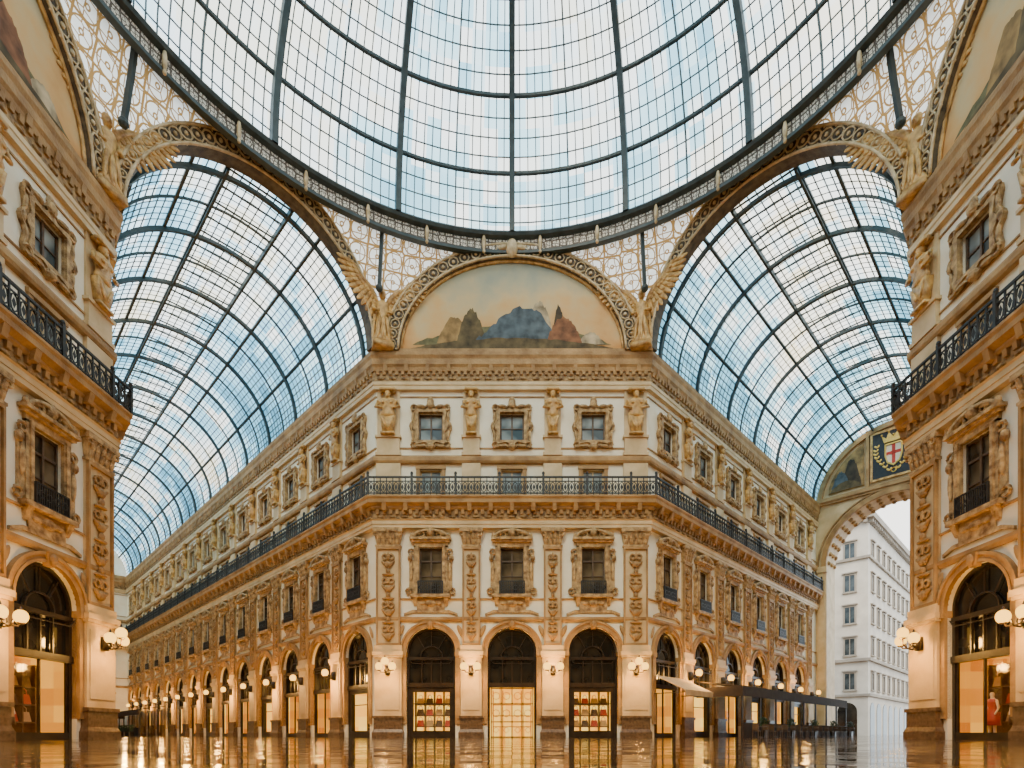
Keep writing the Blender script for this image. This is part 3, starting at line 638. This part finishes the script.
def rib():
    m=MB(); n=22; w=.17
    for j in range(n+1):
        ph=pmax*j/n
        for dx,dr in ((-w,-.1),(w,-.1),(w,-.55),(-w,-.55)):
            p=dp(0,ph,dr); m.v.append((p[0]+dx,p[1],p[2]))
    for j in range(n):
        for q in range(4): m.f.append((j*4+q,j*4+(q+1)%4,j*4+4+(q+1)%4,j*4+4+q))
    return m.mesh('drib',STEEL)
rm=rib()
for i in range(16): ob('rib',rm,dome,rot=2*pi*i/16)
for k in range(1,7):
    ph=math.radians(13.3*k); m=MB(); m.tube([dp(2*pi*i/96,ph,-.2) for i in range(96)],.12,4,True); ob('ring_beam',m.mesh('dring',STEEL),dome)
def ringsweep(prof,n=96):
    m=MB(); k=len(prof); m.uv=[]
    for i in range(n+1):
        a=2*pi*i/n-pi
        for r,z in prof: m.v.append((r*math.sin(a),r*math.cos(a),z)); m.uv.append((a*18.6,z+r*.3))
    for i in range(n):
        for j in range(k): m.f.append((i*k+j,(i+1)*k+j,(i+1)*k+(j+1)%k,i*k+(j+1)%k))
    return m
ob('base_ring',ringsweep([(18.35,32.25),(18.25,32.4),(18.35,32.55),(18.7,32.6),(19.6,32.5),(20.0,32.2),(18.65,32.17)]).mesh('bring',STEEL),dome,label='dark steel ring')
ob('fretwork_frieze',ringsweep([(18.62,31.4),(18.62,32.19),(18.8,32.19),(18.8,31.4)]).mesh('bfr',FRET),dome,label='pale pierced frieze')
ob('lower_ring',ringsweep([(18.5,31.25),(18.5,31.43),(18.85,31.43),(18.85,31.25)]).mesh('blr',STEEL),dome)
for i in range(32):
    a=2*pi*i/32+pi/32
    m=MB(); x,y=18.45*math.sin(a),18.45*math.cos(a); m.ell((x,y,31.8),(.13,.13,.5),6,5); m.ell((x,y,31.25),(.1,.1,.14),6,4); ob('boss',m.mesh('boss',GOLDP,True),dome)
for sg in (-1,1):
    for x,y in ((H,R),(R,H)):
        l=math.hypot(x,y); ux,uy=sg*x/l,y/l
        m=MB(); m.tube([(ux*18.9,uy*18.9,32.3),(ux*19.3,uy*19.3,30.6),(ux*19.9,uy*19.9,28.6)],.15,4); m.ell((ux*19.9,uy*19.9,28.6),(.24,.24,.24))
        ob('dome_strut',m.mesh('post',STEEL),None,label='dark steel strut bracing the dome ring above the corner statue',cat='strut',group='dome struts')
# ------------------------------------------------------------------ vaults
def vault(seg,L,label):
    root=ob('glass_vault',None,None,seg.at(A/2,0,0),seg.a,label,'vault','glazed barrel vaults')
    a_,b_,z0=7.1,6.65,24.9; n=32
    def vp(t,y,dr=0): return (-(a_+dr)*math.cos(t),y,z0+(b_+dr)*math.sin(t))
    m=MB(); m.uv=[]; ny=int(L/2.6)
    for j in range(ny+1):
        for i in range(n+1): t=pi*i/n; m.v.append(vp(t,.3+(L-.3)*j/ny)); m.uv.append((L*j/ny,t*6.8+3))
    for j in range(ny):
        for i in range(n): k=j*(n+1)+i; m.f.append((k,k+1,k+n+2,k+n+1))
    ob('vault_glass',m.mesh('vglass',VG,True),root,label='bluish white dusty glass panes')
    g=MB(); k=int(L/.52)
    for j in range(k):
        y=.48+j*.52
        if j%5==1: continue
        g.tube([vp(pi*i/24,y,-.05) for i in range(25)],.03,3)
    TH=(8,16,20,28,32,40)
    for i in range(1,48):
        t=pi*i/48
        if i in TH: continue
        g.tube([vp(t,.3,-.05),vp(t,L,-.05)],.035,4)
    ob('glazing_bar',g.mesh('vbars',STEELP),root,kind='stuff')
    for i in TH:
        t=pi*i/48; q=MB(); q.tube([vp(t,.3,-.14),vp(t,L,-.14)],.11,4); ob('purlin',q.mesh('purlin',STEEL),root)
    r=MB(); r.tube([vp(pi*i/28,0,-.24) for i in range(29)],.15,4); rme=r.mesh('vrib',STEEL)
    r=MB(); r.tube([vp(pi*i/28,0,-.12) for i in range(29)],.075,4); rmi=r.mesh('vrib2',STEEL)
    for j in range(int(L/2.6)):
        ob('rib' if j%2==0 else 'minor_rib',rme if j%2==0 else rmi,root,loc=(0,1.0+j*2.6,0))
    q=MB()
    for sx in (-1,1): q.box(sx*1.75-.07,sx*1.75+.07,.4,L,z0+b_-.6,z0+b_-.25)
    for j in range(int(L/1.3)): q.box(-1.75,1.75,.5+j*1.3,.57+j*1.3,z0+b_-.35,z0+b_-.27)
    ob('crown_frame',q.mesh('crown',STEEL),root)
vault(AL,LL,'long glazed iron barrel vault over the arcade wing'); vault(AR,LR,'shorter glazed iron barrel vault ending at the stone gate')
# ------------------------------------------------------------------ end walls
def wallface_lunette(seg,name,opening):
    m=MB(); c=A/2; D=3.0
    if opening:
        hw=6.1; sp=18.2
        a=arc(hw,hw,sp,32,cx=c); n=len(a)
        def face(y):
            m.add([(0,y,0),(c-hw,y,0),(c-hw,y,sp),(0,y,sp)],[(0,1,2,3)]); m.add([(c+hw,y,0),(A,y,0),(A,y,sp),(c+hw,y,sp)],[(0,1,2,3)])
            m.add([(x,y,z) for x,z in a]+[(c+(x-c)*A/2/hw,y,25.0) for x,z in a],[(i,i+1,n+i+1,n+i) for i in range(n-1)]+[])
            m.add([(0,y,sp),(c-hw,y,sp),(0,y,25.0)],[(0,1,2)]); m.add([(A,y,sp),(c+hw,y,sp),(A,y,25.0)],[(0,2,1)])
        face(0); face(D)
        m.add([(x,0,z) for x,z in a]+[(x,D,z) for x,z in a],[(i,n+i,n+i+1,i+1) for i in range(n-1)])
        for x in (c-hw,c+hw): m.add([(x,0,0),(x,D,0),(x,D,sp),(x,0,sp)],[(0,1,2,3)])
    m.prism([(0,24.5),(A,24.5)]+arc(A/2,6.8,24.8,32,cx=c)[::-1],0.02,D)
    return ob(name,m.mesh(name,PALE if opening else CREAM),None,seg.at(0),seg.a,kind='structure',label='stone gateway wall closing the arcade wing')
wallface_lunette(RE,'wall_gate_east',True); wallface_lunette(LE,'wall_gate_west',False)
g=ob('gate_archivolt',None,None,RE.at(A/2),RE.a,'coffered stone arch moulding around the great gateway','arch')
m=MB(); m.band(arc(6.6,6.6,18.2,40),arc(6.1,6.1,18.2,40),-.25,.1); m.band(arc(7.0,6.8,18.2,40),arc(6.85,6.7,18.2,40),-.2,.1); ob('arch_moulding',m.mesh('gm',TAN),g)
for sx in (-1,1):
    m=MB(); m.box(min(sx*6.1,sx*7.0),max(sx*6.1,sx*7.0),-.3,.1,0,1.4); m.box(min(sx*6.0,sx*7.0),max(sx*6.0,sx*7.0),-.35,.1,17.6,18.2); m.box(min(sx*6.2,sx*6.9),max(sx*6.2,sx*6.9),-.2,.1,1.4,17.6)
    ob('jamb',m.mesh('gj',PALE),g)
m=MB()
for j in range(20):
    t=pi*(j+.5)/20
    for yy in (.6,1.6,2.6): m.ell((-6.08*math.cos(t),yy,18.2+6.08*math.sin(t)),(.25,.3,.25),6,4)
ob('coffer_rosette',m.mesh('gr',TAN2,True),g,kind='stuff')
m=MB(); m.box(-7.1,7.1,-.4,.1,25.0,25.4); m.box(-7.1,7.1,-.25,.1,24.75,25.0); ob('gate_cornice',m.mesh('gc',TAN),g)
el=ob('gate_lunette',None,None,RE.at(A/2,0.02,0),RE.a,'arched end lunette framed in stone with dark panels','lunette')
m=MB(); m.band(arc(7.0,6.65,24.8,32),arc(6.5,6.15,24.8,32),-.3,.1); ob('lunette_frame',m.mesh('elf',TAN),el)
for sx in (-1,1):
    m=MB(); m.box(sx*2.25-.14,sx*2.25+.14,-.3,.1,25.4,31.1); ob('lunette_mullion',m.mesh('elm',TAN),el)
for sx in (-1,1):
    pts=[(sx*2.6,25.8)]+[(sx*6.05*math.sin(t),24.9+5.75*math.cos(t)) for t in [math.radians(26+ i*6) for i in range(9)]]+[(sx*5.85,25.8)]
    m=MB(); m.prism(pts if sx>0 else pts[::-1],-.12,0); ob('painted_panel',m.mesh('ep',P_OCH),el,label='ochre painted mosaic panel')
    def b2(x0,x1,z0,h,sd): return [(sx*x,z) for x,z in blob(x0,x1,z0,h,sd,20)]
    for nm,p_,mt,y in (('painted_shrub',b2(2.8,4.6,25.9,3.0,21),P_DK,.135),('painted_hill',b2(3.8,5.6,25.9,1.9,22),P_BLUE,.15),('painted_ground',b2(2.7,5.7,25.85,.9,23),P_EARTH,.165)):
        m=MB(); m.prism(p_,-y-.01,-y); ob(nm,m.mesh(nm,mt),el)
cr=ob('civic_crest',None,None,RE.at(A/2,.15,0),RE.a,'black panel with gilded crowned shield bearing a cross','crest')
m=MB(); m.box(-1.95,1.95,-.05,.1,25.9,30.6); ob('crest_panel',m.mesh('cp',BLACK),cr)
m=MB()
for a_,b_,c_,d_ in ((-1.95,1.95,25.8,26.0),(-1.95,1.95,30.5,30.7),(-2.0,-1.8,25.8,30.7),(1.8,2.0,25.8,30.7)): m.box(a_,b_,-.12,.05,c_,d_)
ob('crest_frame',m.mesh('cf',GOLD),cr)
m=MB()
m.band([(-.75,29.2),(-.75,28.0),(-.55,27.3),(0,26.9),(.55,27.3),(.75,28.0),(.75,29.2)],[(-.62,29.07),(-.62,28.0),(-.45,27.4),(0,27.08),(.45,27.4),(.62,28.0),(.62,29.07)],-.2,-.05); m.box(-.75,.75,-.2,-.05,29.07,29.2)
ob('shield_rim',m.mesh('srm',BRASS),cr)
m=MB()
m.prism([(-.8,29.35),(.8,29.35),(1.0,30.1),(.6,29.75),(.4,30.3),(0,29.8),(-.4,30.3),(-.6,29.75),(-1.0,30.1)],-.2,-.05)
for x,z in ((-1,30.2),(-.4,30.38),(.4,30.38),(1,30.2),(0,30.0)): m.ell((x,-.15,z),(.1,.1,.1),6,4)
ob('crown',m.mesh('crn',BRASS),cr)
m=MB()
for sx in (-1,1):
    for i in range(8):
        t=i/7; x=sx*(.35+1.15*math.sin(t*2.0)); z=26.5+t*2.6; m.leaf((x,-.1,z),(x+sx*.25,-.1,z+.3),.1,.04); m.leaf((x,-.1,z),(x-sx*.18,-.1,z+.3),.08,.04)
m.torus((0,-.1,26.5),.2,.06)
ob('laurel_branches',m.mesh('cg',BRASS),cr)
m=MB(); m.prism([(-.62,29.05),(-.62,28.0),(-.45,27.4),(0,27.08),(.45,27.4),(.62,28.0),(.62,29.05)],-.1,-.05); ob('shield_field',m.mesh('sf',IVORY),cr)
m=MB(); m.box(-.14,.14,-.14,-.1,27.15,29.05); m.box(-.6,.6,-.14,-.1,28.1,28.38); ob('shield_cross',m.mesh('sx',P_CR),cr)
# ------------------------------------------------------------------ winged statues
def winged():
    b=MB(); b.lathe([(.62,0),(.66,.15),(.5,.5),(.44,.9),(.38,1.35),(.3,1.65),(.36,1.95),(.42,2.2),(.36,2.38),(.15,2.5),(.12,2.62)],(0,0),12,1,.8)
    b.ell((0,-.03,2.85),(.2,.23,.28),10,7); b.ell((0,-.25,2.83),(.04,.06,.07),5,4); b.ell((0,.05,2.95),(.25,.24,.25),8,6)
    for sx in (-1,1):
        b.tube([(sx*.38,0,2.28),(sx*.55,-.15,1.85),(sx*.25,-.42,1.7)],[.14,.11,.08],6)
        b.leaf((sx*.2,-.35,1.5),(sx*.35,-.42,.1),.12,.12); b.leaf((sx*.02,-.38,1.4),(sx*.08,-.5,.08),.1,.1); b.leaf((sx*.5,.0,1.3),(sx*.6,-.05,.1),.12,.1)
    b.box(-.62,.62,-.5,.5,-.3,.02)
    parts=[('statue_body',b.mesh('wb',GOLD,True))]
    def fw(v): return (v[0],v[1]-.42*abs(v[0]),v[2])
    for sx in (-1,1):
        w=MB(); pts=[Vector((sx*.2,.2,2.2)),Vector((sx*.5,.2,2.75)),Vector((sx*.85,.2,3.1)),Vector((sx*1.3,.2,3.3)),Vector((sx*1.65,.2,3.75))]
        w.tube(pts,[.16,.2,.18,.13,.05],6)
        for i in range(13):
            t=i/12*3.999; k=int(t); s0=pts[k].lerp(pts[k+1],t-k); ang=math.radians(-88+i*7.5)
            L=1.15+.2*math.sin(i*.26)
            for f,wd,yy in ((1,.16,.03),(.6,.15,-.06),(.3,.14,-.12)):
                e=s0+Vector((sx*math.cos(ang)*L*f,yy,math.sin(ang)*L*f)); w.leaf(tuple(s0),tuple(e),wd,.07,6,6)
        w.v=[fw(v) for v in w.v]
        parts.append(('wing',w.mesh('ww',GOLD,True),'spread feathered wing'))
    return Proto('winged_statue','gilded winged figure standing on the corner cornice','statue',parts,'winged corner statues')
WS=winged()
for x,y,a,dx,dy in ((-H,R,pi/8,.55,-.5),(H,R,-pi/8,-.55,-.5),(-R,H,pi*3/8,.3,-.6),(R,H,-pi*3/8,-.3,-.6)):
    WS.put((x+dx,y+dy,25.3),a,(1.05,1.0,1.12))
# ------------------------------------------------------------------ floor
m=MB(); m.add([(-120,-40,0),(120,-40,0),(120,150,0),(-120,150,0)],[(0,1,2,3)])
ob('floor',m.mesh('floor',FLOOR),None,kind='structure',label='polished warm marble mosaic floor')
# ------------------------------------------------------------------ outside building
bd=ob('stone_building',None,None,(48.4,58.3,0),pi/4,'pale grey multi-storey stone building beyond the gateway','building')
m=MB(); m.box(0,46,0,22,0,29.8); ob('building_body',m.mesh('bb',GREYST),bd)
m=MB()
for z,h,p in ((29.5,.8,.8),(24.2,.35,.3),(10.2,.4,.4),(5.4,.35,.3)): m.box(-p,46+p,-p,22+p,z,z+h)
for i in range(46): m.box(i,i+.4,-.6,0,29.0,29.5)
for i in range(22): m.box(-.6,0,i,i+.4,29.0,29.5)
ob('building_cornice',m.mesh('bc',GREYD),bd)
def bwin(w,h):
    f=MB(); f.band([(-w-.2,0-.1),(-w-.2,h+.2),(w+.2,h+.2),(w+.2,-.1)],[(-w,0),(-w,h),(w,h),(w,0)],-.12,.05); f.box(-w-.35,w+.35,-.3,.05,h+.25,h+.42); f.box(-w-.3,w+.3,-.25,.05,-.25,-.1)
    f.box(-.05,.05,-.05,0,0,h)
    return f.mesh('bwf',GREYD), MB().box(-w,w,-.03,.02,0,h).mesh('bwp',OG)
bf,bp_=bwin(.6,2.2)
for face in (0,1):
    for fl in range(5):
        z=6.4+4.4*fl+(.4 if fl else 0)
        for i in range(12 if face==0 else 6):
            if face==0: loc=(2.2+3.3*i,0,z); rt=0
            else: loc=(0,2.2+3.7*i,z); rt=-pi/2
            w=ob('window',bf,bd,loc,rt); ob('window_pane',bp_,w)
for i in range(12):
    m=MB(); m.prism([(1+3.7*i,0),(3.4+3.7*i,0)]+arc(1.2,1.2,3.4,10,cx=2.2+3.7*i)[::-1],-.06,0); ob('shop_arch',m.mesh('bsa',DG),bd)
for i in range(5):
    m=MB(); m.prism([(-1.2,0),(1.2,0)]+arc(1.2,1.2,3.4,10)[::-1],-.06,0); ob('shop_arch',m.mesh('bsb',DG),bd,(0,2.5+4*i,0),-pi/2)
# ------------------------------------------------------------------ restaurant terrace
def canopy(seg,t0,t1,v0,v1,z):
    r=ob('terrace_canopy',None,None,seg.at(t0),seg.a,'long dark brown canvas terrace canopy beside the arcade wall','canopy','terrace canopies')
    L=t1-t0; m=MB()
    m.add([(0,-v0,z+.5),(L,-v0,z+.5),(L,-v1,z),(0,-v1,z),(0,-v0,z+.42),(L,-v0,z+.42),(L,-v1,z-.08),(0,-v1,z-.08)],[(0,1,2,3),(7,6,5,4),(0,3,7,4),(1,5,6,2),(3,2,6,7),(0,4,5,1)])
    m.box(0,L,-v1-.02,-v1+.02,z-.7,z); m.box(-.02,.02,-v1,-v0,z-.7,z)
    ob('canopy_cover',m.mesh('cc',CANOPY),r)
    q=MB().box(0,L,-v1-.02,-v1+.02,0,1.0); ob('canopy_screen',q.mesh('csc',CANOPY),r)
    pm=MB().box(-.06,.06,-.06,.06,0,z-.05).mesh('cpost',IRON)
    k=max(2,int(L/3)+1)
    for i in range(k): ob('post',pm,r,(.1+(L-.2)*i/(k-1),-v1+.1,0))
canopy(RW,5.3,30,.7,4.0,3.5); canopy(LW,2,26,.7,3.6,3.3)
aw=ob('shop_awning',None,None,RW.at(2.35),RW.a,'sloping beige canvas awning over the corner shop','awning')
m=MB(); m.add([(-1.9,-.3,4.1),(1.9,-.3,4.1),(1.9,-2.4,3.05),(-1.9,-2.4,3.05),(-1.9,-.3,4.04),(1.9,-.3,4.04),(1.9,-2.4,2.99),(-1.9,-2.4,2.99)],[(0,1,2,3),(7,6,5,4),(0,3,7,4),(1,5,6,2),(3,2,6,7),(0,4,5,1)]); m.box(-1.9,1.9,-2.42,-2.38,2.7,3.05); ob('awning_cover',m.mesh('awc',CANVAS),aw)
for sx in (-1.8,1.8): ob('awning_arm',MB().tube([(sx,-.1,2.9),(sx,-2.35,2.9)],.03,5).mesh('awa',IRON),aw)
def chair():
    s=MB().box(-.2,.2,-.2,.2,.42,.46).mesh('cs',WOOD); bk=MB().box(-.2,.2,.17,.2,.5,.9).mesh('cb',WOOD)
    l=[('leg',MB().box(x-.02,x+.02,y-.02,y+.02,0,.42 if y<0 else .85).mesh('cl',WOOD)) for x in (-.18,.18) for y in (-.18,.18)]
    return Proto('cafe_chair','dark wooden cafe chair beside the terrace canopy','chair',[('seat',s),('backrest',bk)]+l,'terrace chairs')
def table():
    t=MB().lathe([(.38,.72),(.4,.74),(.38,.76)],(0,0),14).mesh('tt',WOOD); p=MB().lathe([(.22,0),(.2,.03),(.03,.06),(.03,.72)],(0,0),8).mesh('tp',IRON)
    return Proto('cafe_table','round dark cafe table on iron pedestal','table',[('table_top',t),('pedestal',p)],'terrace tables')
CH,TB=chair(),table()
for i in range(9):
    t=6.2+2.7*i
    TB.put(RW.at(t,4.8)); CH.put(RW.at(t-.65,4.8),RW.a+pi/2); CH.put(RW.at(t+.65,4.8),RW.a-pi/2)
def planter():
    b=MB(); b.taper(0,.2,0,.5,.3,.34,.36,.4)
    s=MB(); rnd=random.Random(3)
    for i in range(70):
        x,y,z=rnd.uniform(-.3,.3),rnd.uniform(-.2,.2),rnd.uniform(.5,1.3)
        a=rnd.uniform(0,6.3); s.leaf((x,y,z),(x+.18*math.cos(a),y+.12*math.sin(a),z+.18),.07,.03,5,4)
    return Proto('shrub_planter','box planter with leafy green shrub','planter',[('planter_box',b.mesh('pb_',BRONZE)),('foliage',s.mesh('pf',LEAF))],'terrace planters')
PL=planter()
for i in (0,2,4,6,8): PL.put(RW.at(7.55+2.7*i,4.5),RW.a)
for i in range(8): PL.put(LW.at(3+3*i,4.0),LW.a)
def bag(mat,lab):
    b=MB(); b.taper(0,.1,0,.32,.2,.16,.2,.14); h=MB(); h.tube([(-.1,0,.3),(-.09,0,.44),(0,0,.5),(.09,0,.44),(.1,0,.3)],.018,5)
    return Proto('handbag',lab,'handbag',[('bag_body',b.mesh('bgb',mat)),('handle',h.mesh('bgh',mat))],'handbags on shop shelves')
BG=[bag(RED,'red leather handbag on a lit shop shelf'),bag(WOOD,'dark brown leather handbag on a lit shop shelf'),bag(CANVAS,'tan leather handbag on a lit shop shelf')]
for seg,bs in ((C,(H-5.3,H+5.3)),(LF,(H+5.3,)),(RF,(H-5.3,))):
    for c in bs:
        for j,z in enumerate((.76,1.51,2.26)):
            for i,x in enumerate((-.95,-.32,.32,.95)): BG[(i*2+j+int(c))%3].put(seg.at(c+x,-1.72,z),seg.a,(1.2,1.2,1.3))
# shop mannequins: one skinned body each, dress over it, on a round base
def skinned(name,verts,edges,radii,mat):
    me=bpy.data.meshes.new(name); me.from_pydata(verts,edges,[]); me.materials.append(mat)
    o=bpy.data.objects.new(name,me); COL.objects.link(o)
    sk=o.modifiers.new('skin','SKIN'); sb=o.modifiers.new('sub','SUBSURF'); sb.levels=1; sb.render_levels=1
    for i,r in enumerate(radii): me.skin_vertices[0].data[i].radius=(r,r)
    me.skin_vertices[0].data[0].use_root=True
    dg=bpy.context.evaluated_depsgraph_get(); new=bpy.data.meshes.new_from_object(o.evaluated_get(dg))
    bpy.data.objects.remove(o); new.name=name; return new
MV=[(0,0,.95),(0,0,1.15),(0,.01,1.38),(0,0,1.5),(0,-.01,1.62),(.1,0,.9),(.11,-.01,.5),(.11,.02,.1),(-.1,0,.9),(-.12,.0,.5),(-.13,.02,.1),(.19,0,1.4),(.26,.01,1.12),(.22,-.1,.88),(-.19,0,1.4),(-.27,.01,1.12),(-.28,-.04,.85),(0,-.01,1.72)]
ME=[(0,1),(1,2),(2,3),(3,4),(4,17),(0,5),(5,6),(6,7),(0,8),(8,9),(9,10),(2,11),(11,12),(12,13),(2,14),(14,15),(15,16)]
MR=[.13,.11,.13,.05,.085,.085,.06,.04,.085,.06,.04,.05,.038,.028,.05,.038,.028,.07]
try:
    MM=bpy.data.meshes.new('tmp'); _o=bpy.data.objects.new('tmp',MM); 
    body=None
    me0=bpy.data.meshes.new('mannequin_body'); me0.from_pydata(MV,ME,[])
    o=bpy.data.objects.new('tmpm',me0); COL.objects.link(o)
    o.modifiers.new('skin','SKIN'); sb=o.modifiers.new('sub','SUBSURF'); sb.levels=1; sb.render_levels=1
    if not me0.skin_vertices:
        bpy.context.view_layer.objects.active=o; o.select_set(True); bpy.ops.mesh.customdata_skin_add()
    for i,r in enumerate(MR): me0.skin_vertices[0].data[i].radius=(r,r)
    me0.skin_vertices[0].data[0].use_root=True
    bpy.context.view_layer.update()
    body=bpy.data.meshes.new_from_object(o.evaluated_get(bpy.context.evaluated_depsgraph_get()))
    bpy.data.objects.remove(o); bpy.data.objects.remove(_o)
    body.materials.clear(); body.materials.append(IVORY)
except Exception as ex:
    print('skin fallback',ex)
    q=MB(); q.lathe([(.04,.1),(.12,.5),(.15,.95),(.1,1.15),(.16,1.38),(.05,1.5),(.05,1.56)],(0,0),12,1,.7); q.ell((0,0,1.67),(.09,.1,.13)); body=q.mesh('mannequin_body',IVORY,True)
    for o in list(COL.objects):
        if o.name.startswith('tmp'): bpy.data.objects.remove(o)
def mannequin(mat,lab):
    d=MB(); d.lathe([(.30,.5),(.26,.75),(.19,1.0),(.15,1.15),(.19,1.32),(.2,1.42),(.1,1.47)],(0,0),14,1,.8)
    bs=MB(); bs.lathe([(.26,0),(.26,.03),(.05,.05),(.03,.12)],(0,0),14)
    return Proto('mannequin',lab,'mannequin',[('mannequin_body',body),('dress',d.mesh('dress',mat,True)),('display_base',bs.mesh('mb',BRONZE))],'shop window mannequins')
MQ=[mannequin(RED,'ivory mannequin in a red dress in the shop window'),mannequin(WOOD,'ivory mannequin in a dark brown coat in the shop window')]
MQ[0].put(RF.at(H-5.3-.55,-1.05,.02),RF.a,(1.1,1.1,1.15)); MQ[1].put(RF.at(H-5.3+.6,-1.05,.02),RF.a,(1.1,1.1,1.15)); MQ[1].put(LF.at(H+5.3-.6,-1.05,.02),LF.a,(1.1,1.1,1.15))
# ------------------------------------------------------------------ world, sun, camera
w=bpy.data.worlds.new('World'); bpy.context.scene.world=w; w.use_nodes=True; nt=w.node_tree; nt.nodes.clear(); L=nt.links.new
o=N(nt,'ShaderNodeOutputWorld'); bg=N(nt,'ShaderNodeBackground'); tc=N(nt,'ShaderNodeTexCoord'); n=N(nt,'ShaderNodeTexNoise'); n.inputs['Scale'].default_value=1.0; n.inputs['Detail'].default_value=1
r=ramp(nt,[(0.36,(0.66,0.86,1.0)),(0.54,(0.90,0.97,1.0)),(0.7,(1.0,0.97,0.90))])
L(tc.outputs['Generated'],n.inputs['Vector']); L(n.outputs['Fac'],r.inputs['Fac']); L(r.outputs[0],bg.inputs[0]); bg.inputs[1].default_value=3.3; L(bg.outputs[0],o.inputs[0])
sd=bpy.data.lights.new('sun','SUN'); sd.energy=3.1; sd.color=(1,.76,.46); sd.angle=math.radians(20); so=bpy.data.objects.new('sun',sd); COL.objects.link(so); so.rotation_euler=(math.radians(46),0,math.radians(-14))
cd=bpy.data.cameras.new('camera'); cam=bpy.data.objects.new('camera',cd); COL.objects.link(cam)
cam.location=(0,CY,.24); cam.rotation_euler=(pi/2,0,0); cd.sensor_width=36; cd.lens=36*557/1024; cd.shift_y=(734-384)/1024; cd.clip_end=500
bpy.context.scene.camera=cam
